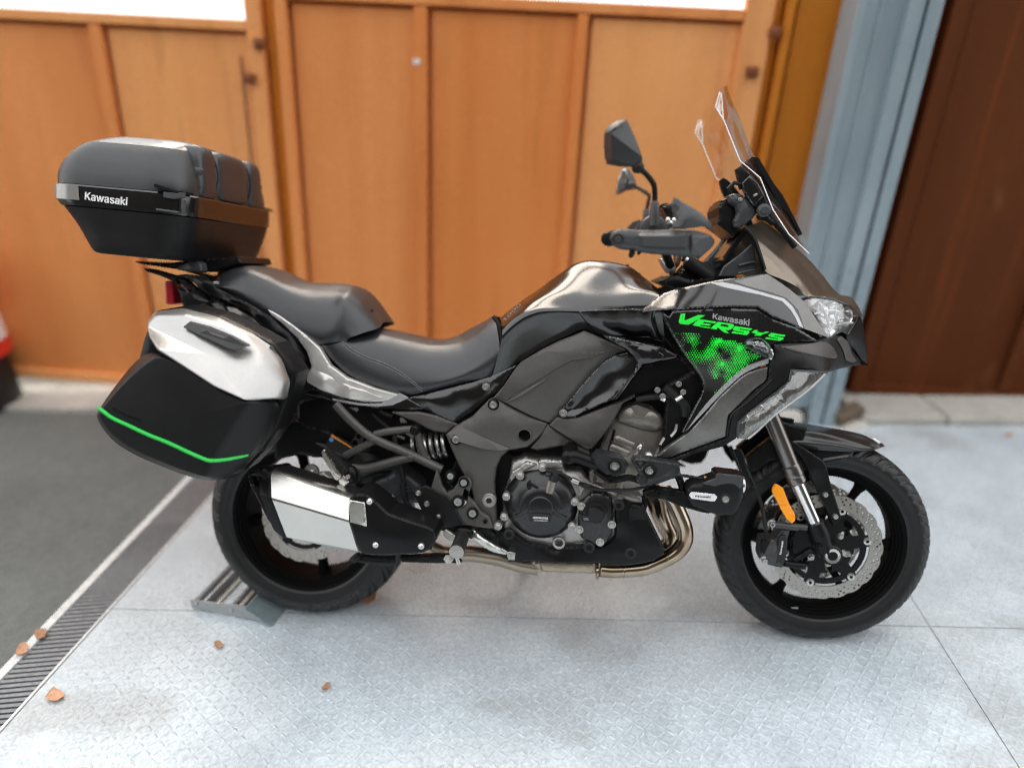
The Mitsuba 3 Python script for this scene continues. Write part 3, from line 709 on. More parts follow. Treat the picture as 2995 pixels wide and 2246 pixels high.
# sticker under the pannier
sk = panel(V("-1412,127,592 -1346,127,551 -1378,127,536 -1429,127,561"), t=.002, r=0, crn=0)
bk('rear_hugger__sticker', sk, 'black_print', False)
bk('rear_hugger__sticker_band', panel(V("-1409,129,592 -1345,129,552 -1350,129,551 -1412,129,586"), t=.001, r=0, crn=0), 'orange_print', False)
bk('rear_hugger__sticker_mark', lathe([(0, .0012), (.0068, .0012), (.0068, 0)], V("-1411,127,576")[0], (0, 1, 0), 20), 'blue_print', 30)
bk('rear_hugger__bracket', panel(V("-1359,110,565 -1342,110,595 -1320,110,586 -1325,110,568 -1347,110,549"), t=.004, r=.001, holes=[Point(*V("-1337,110,583")[0][[0, 2]]).buffer(.008), Point(*V("-1348,110,564")[0][[0, 2]]).buffer(.008)]), 'grey_plastic')

# ---------------------------------------------------------------- subframe tubes, shock
tub = [V("-1383,165,688 -1374,165,678 -1351,165,653 -1322,165,626 -1296,165,605 -1252,165,582 -1186,165,556 -1120,165,527 -1081,165,510"), V("-1273,160,603 -1220,160,615 -1158,160,621"), V("-1360,160,539 -1321,160,560 -1274,160,585"), V("-1339,165,505 -1298,165,505 -1242,165,521 -1182,165,539 -1164,165,542"), V("-1153,155,609 -1144,155,576 -1131,155,540")]
for P, r in zip(tub, (.0125, .0105, .011, .0125, .0105)): bk('subframe__tube', tube(P, r, 14), 'matte_graphite', 40)
for w in V("-1157,160,620"): bk('subframe__tube_cap', lathe([(0, .016), (.010, .016), (.0125, .013), (.014, .010), (.014, -.012), (0, -.012)], w, (0, 1, 0), 24), 'satin_black', 35)
for w in V("-1057,168,492"): bk('subframe__lug', lathe([(0, .010), (.013, .010), (.016, .006), (.016, -.02), (0, -.02)], w, (0, 1, 0), 24), 'satin_black', 35); bolt(w + [0, .012, 0], .0085)
for w in V("-1273,176,590 -1168,176,545"): bk('subframe__weld', blob(w, [.010, .004, .005], .7, 2), 'matte_graphite', 40)
for P in (V("-1297,100,651 -1270,100,625 -1234,100,598"), V("-1268,120,665 -1252,120,656 -1232,120,648"), V("-1220,150,601 -1212,150,548 -1204,150,514 -1196,150,469 -1192,150,435 -1188,150,401"), V("-1193,170,469 -1184,170,416 -1168,170,392 -1140,170,367")):
    bk('hose', tube(P, .0075, 10), 'rubber', 40)
for z in (1440, 1500): bk('hose_clip', tube(V("-1196,168,447 -1180,168,449 -1167,168,451") + [0, 0, (1470 - z) * .00018], .003, 8), 'satin_black', 40)
sa0, sa1 = V("-1176,20,554 -1081,20,566")
t_ = np.linspace(0, 1, 150); ax = sa1 - sa0; ax /= np.linalg.norm(ax); e1 = np.cross(ax, [0, 1, 0]); e1 /= np.linalg.norm(e1); e2 = np.array([0, 1., 0])
L_ = np.linalg.norm(sa1 - sa0)
coil = sa0 + ax * (t_ * L_)[:, None] + .034 * (np.cos(t_ * 34)[:, None] * e1 + np.sin(t_ * 34)[:, None] * e2) + [0, .075, 0]
bk('shock__spring', tube(coil, .0058, 8, k=220), 'steel', 40)
bk('shock__body', tube(np.array([sa0 + [0, .075, 0] - ax * .03, sa1 + [0, .075, 0]]), .022, 16), 'satin_black', 40)
bk('shock__seat_cup', tube(V("-1143,100,553 -1116,100,542 -1087,100,539"), .006, 8), 'matte_graphite', 40)
for P in (V("-1220,120,593 -1197,120,586 -1199,120,579 -1220,120,587"), V("-1195,120,598 -1177,120,602 -1168,120,591 -1175,120,585 -1190,120,593"), V("-1209,130,645 -1203,130,648 -1192,130,640 -1187,130,632 -1207,130,632"), V("-1357,130,672 -1332,130,672 -1329,130,665 -1333,130,660")):
    bk('wiring_tag', panel(P, t=.003, r=.001, h=.006, crn=0), 'cast_alloy')

# ---------------------------------------------------------------- muffler
mr = [V("-1520,300,521")[0], V("-1505,335,463")[0], V("-1476,315,346")[0]]
mf = [V("-1309,275,449")[0], V("-1304,310,401")[0], V("-1286,290,306")[0]]
def msec(t, ins=0.):
    p = [a * (1 - t) + b * t for a, b in zip(mr, mf)]
    top_in = p[0] + [.01, -.11, -.005]; bot_in = p[2] + [.0, -.13, .01]
    top = p[0] + [.0, -.030, .008]
    R = [p[0], p[1], p[2], p[2] + [0, -.05, -.012], bot_in, top_in, top]
    c = np.mean(R, axis=0); return np.array([c + (q - c) * (1 - ins) for q in R])
def crisp(R, b=.12):
    """Bevels the corners of a ring."""
    R = np.asarray(R); o = []
    for i in range(len(R)):
        a, c, d = R[i - 1], R[i], R[(i + 1) % len(R)]
        o += [c + (a - c) * min(.45, .006 / np.linalg.norm(a - c)), c + (d - c) * min(.45, .006 / np.linalg.norm(d - c))]
    return np.array(o)
bk('muffler__shell', stack([crisp(msec(.0)), crisp(msec(.5)), crisp(msec(1.))]), 'brushed_alloy', 25)
bk('muffler__end_cap', stack([crisp(msec(-.20, .30)), crisp(msec(-.16, .12)), crisp(msec(-.03, -.035)), crisp(msec(.012, -.035))]), 'satin_black', 30)
bk('muffler__tail_pipe', panel(V("-1604,250,496 -1572,250,494 -1567,250,468 -1590,250,465 -1601,250,477"), t=.01, r=.003, h=.006), 'black_print')
bk('muffler__end_bracket', panel(V("-1579,312,518 -1557,312,533 -1534,312,536 -1517,312,529 -1521,312,468 -1510,312,412 -1491,312,368 -1474,312,348 -1461,312,336 -1475,312,337 -1510,312,369 -1529,312,394 -1546,312,432 -1564,312,470 -1573,312,488"), t=.03, r=.006, holes=[V("-1571,312,513 -1542,312,513 -1539,312,490 -1559,312,487")]), 'satin_black')
bk('muffler__collar', panel(V("-1301,312,461 -1281,312,477 -1255,312,478 -1229,312,460 -1196,312,428 -1144,312,411 -1096,312,398 -1074,312,387 -1069,312,365 -1082,312,333 -1108,312,321 -1221,312,309 -1259,312,309 -1278,312,319 -1305,312,400"), V("-1217,322,369 -1161,322,360"), t=.10, r=.006), 'satin_black')
bk('muffler__collar_plate', panel(V("-1298,319,462 -1256,319,456 -1252,319,390 -1298,319,401"), t=.006, r=.002, crn=.001), 'brushed_alloy')
for w in V("-1243,319,460 -1229,319,342 -1107,319,344"): bk('muffler__bolt', lathe([(0, .007), (.006, .0055), (.009, .002), (.0092, -.004)], w, (0, 1, 0), 20), 'steel', 40)
bk('link_pipe', tube(V("-1164,50,248 -1090,50,213 -1016,50,219 -935,50,211 -871,50,195 -814,50,187"), .024, 16), 'sheet_steel', 40)
bk('center_stand__bar', tube(V("-1325,200,254 -1263,200,249 -1206,200,251"), .0125, 12), 'satin_black', 40)
bk('center_stand__foot', tube(V("-1325,210,265 -1314,210,251"), [.017, .015], 14, smooth=False), 'rubber', 40)
bk('center_stand__arm', panel(V("-1194,215,267 -1091,215,278 -1033,215,277 -1017,215,257 -1092,215,253 -1187,215,251"), t=.02, r=.004), 'satin_black')
for w in V("-1053,222,271"): bk('center_stand__nut', lathe([(0, .008), (.006, .008), (.0065, .005), (.0098, .005), (.0105, 0), (.014, 0), (.014, -.003)], w, (0, 1, 0), 6), 'steel', False)
# side stand on the far side: carries the lean
sf = np.linalg.solve(BA, np.array([.05, 2.06, .006]) - BO)
bk('side_stand__leg', tube(np.array([[-.93, -.15, .26], [-.88, -.22, .12], sf]), [.016, .014, .012], 12), 'satin_black', 40)
bk('side_stand__foot', trimesh.Trimesh(lathe([(0, .006), (.03, .006), (.034, 0), (.034, -.004), (0, -.004)], sf, BA.T @ np.array([0, 0, 1.]), 20).vertices, lathe([(0, .006), (.03, .006), (.034, 0), (.034, -.004), (0, -.004)], sf, BA.T @ np.array([0, 0, 1.]), 20).faces, process=False), 'satin_black', 40)
# ---------------------------------------------------------------- engine
bk('cylinder_block', panel(V("-642,150,588 -619,150,658 -611,150,675 -586,150,700 -547,150,709 -504,150,697 -472,150,665 -465,150,628 -488,150,564 -508,150,518 -523,150,449 -589,150,446 -671,150,470 -673,150,512 -651,150,558"), V("-559,165,602"), t=.30, r=.008), 'engine_grey')
bk('cylinder_head_cover', panel(V("-601,166,675 -590,166,694 -572,166,706 -548,166,710 -512,166,700 -485,166,682 -474,166,662 -475,166,644 -503,166,632 -546,166,640 -600,166,659"), V("-562,176,678 -516,176,669"), t=.03, r=.008), 'engine_grey')
bk('cylinder_head_cover__badge_plate', panel(V("-565,178,706 -549,178,710 -515,178,696 -530,178,679 -555,178,686"), t=.006, r=.0015, crn=.001, h=.006), 'engine_grey')
bk('cylinder_block__recess', panel(V("-624,156,577 -609,156,638 -524,156,605 -557,156,561 -593,156,562"), t=.004, r=.001), 'satin_black')
for P in (V("-608,168,620 -599,168,624 -548,168,603 -549,168,588 -558,168,581 -611,168,603"), V("-619,168,594 -610,168,600 -560,168,579 -563,168,566 -575,168,563 -621,168,579")):
    bk('cylinder_block__fin', panel(P, t=.02, r=.008, h=.008, crn=.004), 'engine_grey')
bk('cylinder_block__face', panel(V("-551,160,594 -523,160,607 -548,160,560 -562,160,564"), V("-540,166,588"), t=.01, r=.002), 'brushed_alloy')
for P in (V("-672,170,517 -665,170,525 -657,170,522 -660,170,487 -671,170,491"), V("-650,168,518 -628,168,513 -631,168,484 -653,168,487"), V("-595,168,504 -575,168,501 -580,168,471 -600,168,474")):
    bk('cylinder_block__rib', panel(P, t=.02, r=.006, h=.008), 'engine_grey')
bk('crankcase', panel(V("-892,175,495 -885,175,541 -848,175,558 -804,175,550 -744,175,546 -738,175,524 -697,175,522 -671,175,492 -591,175,461 -529,175,456 -525,175,434 -579,175,428 -586,175,320 -696,175,311 -748,175,297 -808,175,302 -861,175,323 -906,175,352 -910,175,441"), V("-811,185,546 -774,185,544 -700,185,490"), t=.32, r=.008), 'cast_alloy')
bk('crankcase__top_boss', panel(V("-810,200,547 -804,200,557 -745,200,556 -741,200,534 -766,200,530 -795,200,532"), t=.03, r=.006), 'cast_alloy')
bk('crankcase__bridge', panel(V("-843,196,548 -810,196,542 -839,196,526 -875,196,502 -883,196,517"), t=.03, r=.005), 'cast_alloy')
for P in (V("-700,190,492 -678,190,489 -689,190,462 -699,190,454"), V("-613,185,464 -580,185,461 -533,185,452 -526,185,441 -554,185,436 -580,185,454")):
    bk('crankcase__boss', panel(P, t=.02, r=.006, h=.008), 'cast_alloy')
cc = V("-800,200,430")[0]
bk('clutch_cover', lathe([(0, .034), (.030, .034), (.034, .030), (.036, .0235), (.050, .0225), (.056, .018), (.058, .0165), (.078, .010), (.092, -.002), (.101, -.016), (.103, -.024), (.108, -.026), (.108, -.036)], cc, (0, 1, 0), 72), 'cover_black', 50)
for s in (-1, 1):
    P = np.array([cc + [s * .030, .024, -.002], cc + [s * .052, .020, -.020], cc + [s * .072, .012, -.030]])
    bk('clutch_cover__rib', tube(P, [.006, .005, .003], 10), 'cover_black', 40)
arch = np.array([cc + [.058 * math.cos(a), .019, .058 * math.sin(a) - .012] for a in np.linspace(.15, np.pi - .15, 12)])
bk('clutch_cover__rib', tube(arch, .0045, 10), 'cover_black', 40)
bk('clutch_cover__badge', panel(V("-829,240,413 -823,240,417 -773,240,417 -769,240,413 -769,240,400 -774,240,396 -825,240,396 -828,240,400"), t=.012, r=.0012, crn=.001, h=.006), 'black_print', False)
bk('clutch_cover__badge_lettering', words('GBRacing', V("-820,241,403 -780,241,404 -779,241,412 -819,241,411"), .0006), 'white_print', False)
bk('clutch_cover__badge_lettering', panel(V("-817,241,400 -779,241,401 -779,241,400 -817,241,399"), t=.0008, r=0, crn=0, h=.004), 'white_print', False)
bk('filler_cap', lathe([(0, .008), (.016, .008), (.0185, .005), (.0195, 0), (.021, -.002), (.021, -.014)], V("-822,205,487")[0], (.25, 1, .35), 28), 'satin_black', 35)
bk('filler_cap__grip', rbox([-.017, 0, -.0035], [.017, .008, .0035], .002).apply_transform(trimesh.transformations.rotation_matrix(.5, [0, 1, 0])).apply_translation(V("-822,213,490")[0]), 'satin_black')
bk('release_cylinder', tube(V("-770,212,503 -779,212,471"), [.0135, .0135], 20, smooth=False), 'engine_grey', 40)
bk('release_cylinder__boot', tube(V("-771,210,530 -762,210,520 -769,210,503"), [.007, .011, .012], 14), 'rubber', 40)
bk('release_cylinder__arm', tube(V("-787,214,533 -762,214,529 -744,214,525"), .005, 8), 'rubber', 40)
bk('clutch_cable__ferrule', tube(V("-718,212,509 -700,212,500"), .0078, 12), 'steel', 40)
bk('clutch_cable', tube(V("-744,210,522 -715,210,507 -678,210,487 -628,210,482 -575,210,484 -530,210,493 -488,210,510 -440,210,528 -398,210,526"), .0042, 8), 'rubber', 40)
bk('clutch_cable', tube(V("-700,205,500 -664,205,490 -635,205,480"), .003, 8), 'rubber', 40)
bk('small_cover', panel(V("-699,205,406 -695,205,444 -678,205,460 -661,205,475 -635,205,473 -610,205,461 -604,205,425 -605,205,357 -620,205,330 -653,205,321 -689,205,342 -699,205,364"), V("-656,214,426 -662,214,388"), t=.04, r=.008), 'cover_black')
sc_ = V("-653,210,414")[0]
bk('small_cover__dome', lathe([(0, .012), (.020, .012), (.023, .008), (.025, .004), (.034, .002), (.037, -.004)], sc_, (0, 1, 0), 40), 'cover_black', 35)
bk('small_cover__badge', panel(V("-693,220,410 -636,220,412 -633,220,397 -637,220,393 -691,220,393"), t=.008, r=.001, h=.006), 'black_print', False)
bk('small_cover__badge_lettering', words('GBRacing', V("-684,220,398 -641,220,398 -640,220,407 -684,220,406"), .0005), 'cast_alloy', False)
for w in V("-797,205,537 -858,205,512 -895,205,452 -901,205,394 -917,205,367 -709,205,445 -715,205,376"): bk('crankcase__bolt', lathe([(0, .010), (.005, .010), (.0075, .008), (.0082, .004), (.011, .003), (.0115, -.02)], w, (0, 1, 0), 14), 'cast_alloy', 35)
for w in V("-691,214,434 -695,214,368 -608,214,386 -638,214,335"): bolt(w, .0078, .005, name='small_cover__bolt')
bk('crankcase__drain_ring', lathe([(.011, .006), (.013, .008), (.017, .008), (.019, 0)], V("-750,190,322")[0], (0, 1, 0), 24), 'cast_alloy', 35)
bk('belly_pan', panel(V("-924,195,325 -911,195,345 -885,195,354 -859,195,332 -836,195,318 -784,195,309 -751,195,302 -733,195,311 -682,195,316 -652,195,313 -618,195,324 -599,195,346 -600,195,437 -577,195,449 -559,195,446 -526,195,440 -463,195,318 -464,195,301 -492,195,281 -564,195,264 -651,195,266 -806,195,264 -888,195,258 -916,195,285"), V("-590,205,388 -576,205,302 -769,205,288 -494,205,317"), t=.02, r=.006), 'satin_black')
bk('belly_pan__inset', panel(V("-563,206,433 -531,206,434 -473,206,326 -553,206,347 -564,206,371"), V("-524,200,371"), t=.006, r=.003), 'satin_black')
for w in V("-591,208,440 -667,208,318 -555,208,307 -887,208,345"):
    bk('belly_pan__rubber_washer', lathe([(.006, .003), (.012, .004), (.0155, .001), (.0155, -.006)], w, (0, 1, 0), 20), 'rubber', 35); bolt(w + [0, .003, 0], .006, .003, 'satin_black', 'belly_pan__bolt')
# exhaust headers and collector box
bk('exhaust_header', tube(V("-463,130,460 -441,130,438 -421,130,400 -404,130,358 -401,130,325 -414,130,295 -437,130,274 -470,130,255 -510,130,236 -559,130,228 -604,130,224 -634,130,226"), .0228, 20, 90), 'header_steel', True)
bk('exhaust_header', tube(V("-485,50,443 -464,50,411 -457,50,375 -442,50,335 -429,50,308 -428,50,283 -446,50,254 -473,50,236"), .0205, 18), 'header_steel', True)
bk('exhaust_header', tube(V("-500,-30,418 -479,-30,385 -461,-30,340 -440,-30,298 -423,-30,269 -453,-30,225"), .0205, 18), 'header_steel', True)
bk('exhaust_header', tube(V("-493,-110,393 -471,-110,360 -452,-110,312 -430,-110,270 -412,-110,240 -443,-110,194"), .0205, 18), 'header_steel', True)
for P in (V("-452,130,275 -442,130,261"), V("-565,130,234 -561,130,219"), V("-641,120,228 -641,120,212")):
    c = P.mean(0)
    bk('exhaust_header__joint', lathe([(.0215, -.004), (.0238, -.003), (.0238, .003), (.0215, .004)], [c[0], .13, c[2]], (P[1] - P[0])[[2, 1, 0]] * [1, 0, -1], 24), 'header_steel', 35)
bk('collector_box', panel(V("-834,120,232 -638,120,239 -639,120,206 -802,120,203 -814,120,211"), V("-721,126,222"), t=.22, r=.006), 'sheet_steel')
for P in (V("-808,126,233 -800,126,206"), V("-650,126,239 -648,126,209")): bk('collector_box__seam', tube(P, .0025, 8), 'sheet_steel')
# crash bar and its bumper
bk('crash_guard__tube', tube(V("-726,235,577 -709,235,579 -681,235,570 -649,235,558"), .0165, 16), 'satin_black', 40)
bk('crash_guard__mount', lathe([(0, .020), (.009, .020), (.014, .015), (.0185, .012), (.020, .004), (.0205, -.05)], V("-727,225,575")[0], (0, 1, 0), 28), 'satin_black', 35)
bk('crash_guard__mount', lathe([(.0, .01), (.02, .008), (.0215, -.03)], V("-724,200,585")[0], (0, 1, 0), 24), 'satin_black', 35)
bo = V("-669,248,581 -654,248,597 -594,248,589 -571,248,563 -581,248,541 -610,248,531 -649,248,551 -665,248,568")
bk('crash_guard__bumper', hull(bo, bo - [0, .03, 0], V("-658,284,585 -646,284,594 -594,284,590 -582,284,567 -588,284,558 -619,284,553 -647,284,570")), 'guard_black', 12)
b2_ = V("-566,262,576 -557,262,586 -537,262,587 -465,262,577 -443,262,575 -439,262,543 -490,262,521 -534,262,508 -552,262,523 -542,262,541")
bk('crash_guard__bumper', panel(b2_, t=.035, r=.006, holes=[V("-554,270,574 -526,270,574 -540,270,558")]), 'guard_black', 25)
bk('crash_guard__bumper_facet', hull(V("-519,258,573 -465,258,573 -446,258,570 -443,258,545 -490,258,526 -527,258,514 -528,258,540"), V("-515,274,571 -470,274,571 -455,274,567 -492,274,541 -522,274,533")), 'guard_black', 12)
for w in V("-609,290,569"): bolt(w, .0085, .006); bk('crash_guard__bolt_seat', lathe([(.012, .002), (.0165, .003), (.018, -.002)], w, (0, 1, 0), 24), 'satin_black', 35)
for w in V("-519,277,557"): bolt(w, .0085, .006); bk('crash_guard__bolt_seat', lathe([(.012, .002), (.0165, .003), (.018, -.002)], w, (0, 1, 0), 24), 'satin_black', 35)
for w in V("-516,200,579"): bk('coolant_elbow', blob(w, [.011, .011, .011], 1, 2), 'steel', 40)
bk('crash_guard__brace', tube(V("-655,200,534 -611,200,509 -558,200,515 -500,200,491 -472,200,478"), .009, 10), 'satin_black', 40)
bk('crash_guard__brace', tube(V("-425,220,489 -436,220,522 -446,220,541"), .010, 10), 'satin_black', 40)
for w in V("-615,215,514"): bolt(w, .009, .006, 'satin_black', 'crash_guard__bolt')
# hoses by the head, clips
bk('coolant_hose', tube(V("-482,190,762 -453,190,738 -428,190,715 -423,190,685"), .014, 14), 'rubber', 40)
bk('coolant_hose', tube(V("-554,190,726 -519,190,733 -481,190,737 -460,190,741"), .0085, 12), 'rubber', 40)
for P in (V("-453,205,730 -437,205,741"), V("-491,203,734 -480,203,729")): bk('hose_clamp', tube(P, .006, 8), 'steel', 40)
for w in V("-447,212,773 -435,212,752 -501,212,756 -487,212,740"): bolt(w, .0055, .005)
for P in (V("-448,210,667 -450,210,653 -462,210,634"), V("-479,212,631 -489,212,612")): bk('radiator__pipe', tube(P, .004, 8), 'steel', 40)

# ---------------------------------------------------------------- frame covers (matte graphite)
fc = panel(V("-1065,190,614 -1046,190,632 -1027,190,645 -994,190,665 -980,190,680 -947,190,714 -931,190,720 -907,190,706 -877,190,690 -834,190,670 -787,190,654 -795,190,634 -815,190,611 -840,190,588 -891,190,578 -911,190,559 -926,190,525 -931,190,483 -927,190,422 -922,190,349 -938,190,348 -957,190,359 -971,190,372 -979,190,404 -992,190,458 -1004,190,484 -1032,190,536"),
           V("-1025,205,639 -886,205,586 -955,205,614 -974,205,665 -901,205,674 -847,205,639 -973,205,523 -955,205,430 -1003,205,575"), t=.03, r=.004, h=.01, smo=2e-3, holes=[Point(*V("-848,203,621")[0][[0, 2]]).buffer(.0172, 12)])
bk2('frame_cover', fc, 'matte_graphite', 25)
ff_ = fc.metadata['f']
def lay(P, f, lift):
    P = P.copy(); P[:, 1] = f(P[:, [0, 2]]) + lift; return P
wq = lay(V("-1058,203,621 -1024,203,642 -956,203,615 -886,203,585 -912,203,581 -955,203,585 -1000,203,597 -1044,203,607"), ff_, .003); wq[4:, 1] += .010; wq[0, 1] += .004
wdg = hull(wq, lay(wq, ff_, -.004))
bk('frame_cover__bevel', wdg, 'matte_graphite', 12)
for w in lay(V("-933,206,704 -1034,206,606"), ff_, .005):
    bk('frame_cover__bolt_seat', lathe([(.0115, .001), (.0135, .003), (.0155, .0), (.0155, -.01)], w, (0, 1, 0), 24), 'satin_black', 35); bolt(w + [0, .001, 0], .0105, .006)
bk('frame_cover__hole', lathe([(.0165, .0015), (.0185, .002), (.020, 0)], lay(V("-848,205,622"), ff_, .0005)[0], (0, 1, 0), 28), 'matte_graphite', 35)
pv = V("-943,198,437")[0]
bk('pivot_nut', lathe([(.006, -.004), (.0085, .001), (.0085, .006), (.0135, .007), (.015, .004), (.0175, .004), (.0185, .006), (.020, .004), (.020, -.01)], pv, (0, 1, 0), 32), 'cast_alloy', 35)
bk('pivot_nut__bore', lathe([(0, .0), (.0085, .0)][::-1], pv, (0, 1, 0), 20), 'black_print', 35)
bk('frame_cover__lip', panel(V("-833,188,584 -811,188,611 -787,188,653 -776,188,645 -728,188,613 -675,188,582 -666,188,549 -702,188,566 -731,188,587 -746,188,594 -789,188,584 -815,188,579"), V("-757,195,614"), t=.03, r=.005), 'matte_graphite')
bk2('lower_cover', panel(V("-782,200,651 -761,200,676 -740,200,671 -704,200,675 -652,200,697 -600,200,718 -557,200,740 -557,200,735 -589,200,716 -614,200,663 -639,200,626 -667,200,591 -681,200,589 -703,200,602 -728,200,617"), V("-704,207,644 -651,207,671 -671,207,609"), t=.03, r=.004, h=.007), 'matte_graphite')
up = panel(V("-935,185,720 -908,185,752 -875,185,803 -863,185,817 -809,185,851 -763,185,875 -721,185,892 -695,185,904 -670,185,895 -630,185,877 -581,185,854 -604,185,847 -626,185,833 -650,185,811 -676,185,778 -715,185,727 -753,185,678 -781,185,654 -830,185,671 -901,185,705"),
           V("-873,203,769 -801,203,827 -695,203,871 -646,203,856 -839,203,720 -761,203,755 -709,203,796 -786,203,688"), t=.03, r=.004, smo=2e-3)
bk2('knee_panel', up, 'matte_graphite', 25)
fu = up.metadata['f']
kp = V("-922,205,726 -866,205,814 -795,205,849 -711,205,854 -634,205,853 -643,205,847 -681,205,834 -726,205,827 -761,205,808 -797,205,784 -872,205,738 -900,205,712"); kp[:, 1] = fu(kp[:, [0, 2]]) + .0030
mat('knee_rubber', grainy((.045, .042, .038), .4), .55)
kpts = np.vstack([kp + (kp.mean(0) - kp) * s for s in (.35, .75)]); kpts[:, 1] = fu(kpts[:, [0, 2]]) + .0036
bk('knee_panel__grip_pad', panel(kp, kpts, t=.004, r=.0018), 'knee_rubber', 25)
cre = V("-900,205,710 -862,205,730 -826,205,755 -787,205,781"); cre[:, 1] = fu(cre[:, [0, 2]]) + .0003
bk('knee_panel__crease', tube(cre, [.002, .006, .005, .001], 10), 'matte_graphite', 50)
# glossy inserts
bk('gloss_insert', panel(V("-760,205,683 -734,205,716 -699,205,762 -664,205,804 -639,205,829 -614,205,844 -581,205,853 -563,205,838 -555,205,822 -562,205,801 -583,205,766 -607,205,731 -642,205,714 -713,205,677 -739,205,675"), V("-675,190,739 -612,190,796 -720,190,694"), t=.02, r=.004, h=.007), 'gloss_black', 40)
for w in V("-745,207,687"): bolt(w, .0075, .004)
bk('side_scoop', panel(V("-646,225,896 -616,225,894 -569,225,884 -522,225,877 -490,225,868 -456,225,851 -456,225,842 -501,225,832 -542,225,821 -558,225,799 -584,225,766 -610,225,730 -618,225,728 -587,225,766 -563,225,805 -558,225,826 -568,225,845 -585,225,861 -616,225,876"), V("-601,236,883 -553,236,864 -546,236,834"), t=.03, r=.004, h=.007), 'gloss_black', 40)
bk('side_scoop__vent', panel(V("-590,233,876 -576,233,877 -547,233,871 -516,233,865 -490,233,851 -496,233,840 -521,233,839 -546,233,844 -565,233,856"), V("-536,222,854"), t=.01, r=.002), 'gloss_black', 40)
bk('side_scoop__inner', panel(V("-606,175,723 -581,175,758 -553,175,796 -536,175,814 -496,175,823 -445,175,836 -419,175,818 -412,175,796 -481,175,764 -554,175,734 -583,175,718"), t=.02, r=.003), 'satin_black')
bk('crease_blade', tube(V("-608,226,733 -590,226,758 -567,226,793"), [.001, .0025, .001], 8), 'gloss_black', 40)

# ---------------------------------------------------------------- tank
tank = loft([V("-941,0,923 -883,0,970 -826,0,1010 -774,0,1049 -718,0,1085 -683,0,1092 -648,0,1091 -575,0,1077 -532,0,1048 -493,0,1017"),
             V("-932,45,921 -875,45,969 -820,45,1007 -765,45,1040 -710,45,1067 -669,45,1074 -631,45,1070 -573,45,1053 -532,45,1033 -495,45,1015"),
             V("-921,122,914 -882,122,948 -842,122,977 -795,122,996 -748,122,1007 -708,122,1012 -662,122,1014 -616,122,1013 -557,122,1014 -501,122,1009"),
             V("-914,164,902 -881,164,934 -845,164,956 -805,164,966 -759,164,968 -717,164,971 -681,164,976 -616,164,978 -552,164,978 -498,164,985"),
             V("-913,176,885 -880,176,918 -844,176,942 -804,176,954 -759,176,956 -716,176,955 -681,176,954 -616,176,958 -552,176,957 -495,176,966"),
             V("-924,166,840 -884,166,884 -844,166,910 -805,166,925 -759,166,934 -716,166,933 -680,166,924 -615,166,922 -550,166,926 -490,166,937"),
             V("-941,150,777 -875,150,812 -804,150,854 -745,150,884 -694,150,902 -659,150,885 -619,150,868 -563,150,865 -514,150,860 -479,150,867")], 60, 60)
bk('fuel_tank', tank, 'gloss_black', True)
bk('fuel_tank__filler_ring', tube(V("-576,-20,1081 -569,-20,1067 -557,-20,1057 -538,-20,1055"), .004, 8), 'satin_black', 40)
tq = V("-713,165,954 -697,165,959 -665,165,961 -616,165,963 -568,165,964 -536,165,962 -507,165,967 -491,165,966 -483,165,875 -523,165,886 -568,165,886 -614,165,888 -646,165,890 -673,165,903 -696,165,933 -715,165,958")
def on(P, mesh, lift=.0008):
    """Moves points sideways onto a sheet."""
    P = P.copy(); v = np.array(mesh.vertices); v = v[v[:, 1] > .01]
    f = LinearNDInterpolator(v[:, [0, 2]], v[:, 1]); n = NearestNDInterpolator(v[:, [0, 2]], v[:, 1])
    y = f(P[:, [0, 2]]); b = np.isnan(y); y[b] = n(P[b][:, [0, 2]]); P[:, 1] = y + lift; return P
tc = panel(on(tq, tank, .004), on(V("-690,170,957 -648,170,957 -600,170,960 -552,170,962 -514,170,966 -680,170,934 -648,170,931 -599,170,929 -551,170,926 -509,170,924 -660,170,905 -614,170,902 -550,170,900 -505,170,894"), tank, .005), t=.012, r=.003, h=.007)
bk2('tank_side_cover', tc, 'gloss_black', 40)
bk('fuel_tank__emblem', words('1000', V("-916,105,921 -868,105,968 -875,105,973 -921,105,926"), .0008), 'silver_print', False)

# ---------------------------------------------------------------- seats
rs = loft([V("-1366,0,889 -1288,0,885 -1211,0,873 -1160,0,862 -1119,0,858 -1068,0,870 -1027,0,893 -992,0,911 -962,0,929"),
           V("-1354,75,883 -1277,75,879 -1202,75,862 -1143,75,851 -1094,75,850 -1045,75,859 -1006,75,881 -972,75,906 -945,75,921"),
           V("-1355,120,872 -1289,120,859 -1216,120,836 -1153,120,820 -1085,120,817 -1037,120,828 -994,120,852 -956,120,881 -932,120,896"),
           V("-1365,140,861 -1313,140,831 -1245,140,799 -1178,140,782 -1091,140,779 -1034,140,792 -986,140,817 -949,140,846 -925,140,865"),
           V("-1397,148,852 -1340,148,806 -1273,148,769 -1205,148,746 -1118,148,748 -1042,148,767 -985,148,792 -947,148,814 -924,148,833"),
           V("-1429,140,850 -1387,140,799 -1344,140,764 -1276,140,738 -1182,140,715 -1082,140,738 -996,140,761 -962,140,770 -939,140,789")], 60, 60)
bk('rider_seat', rs, 'vinyl', True)
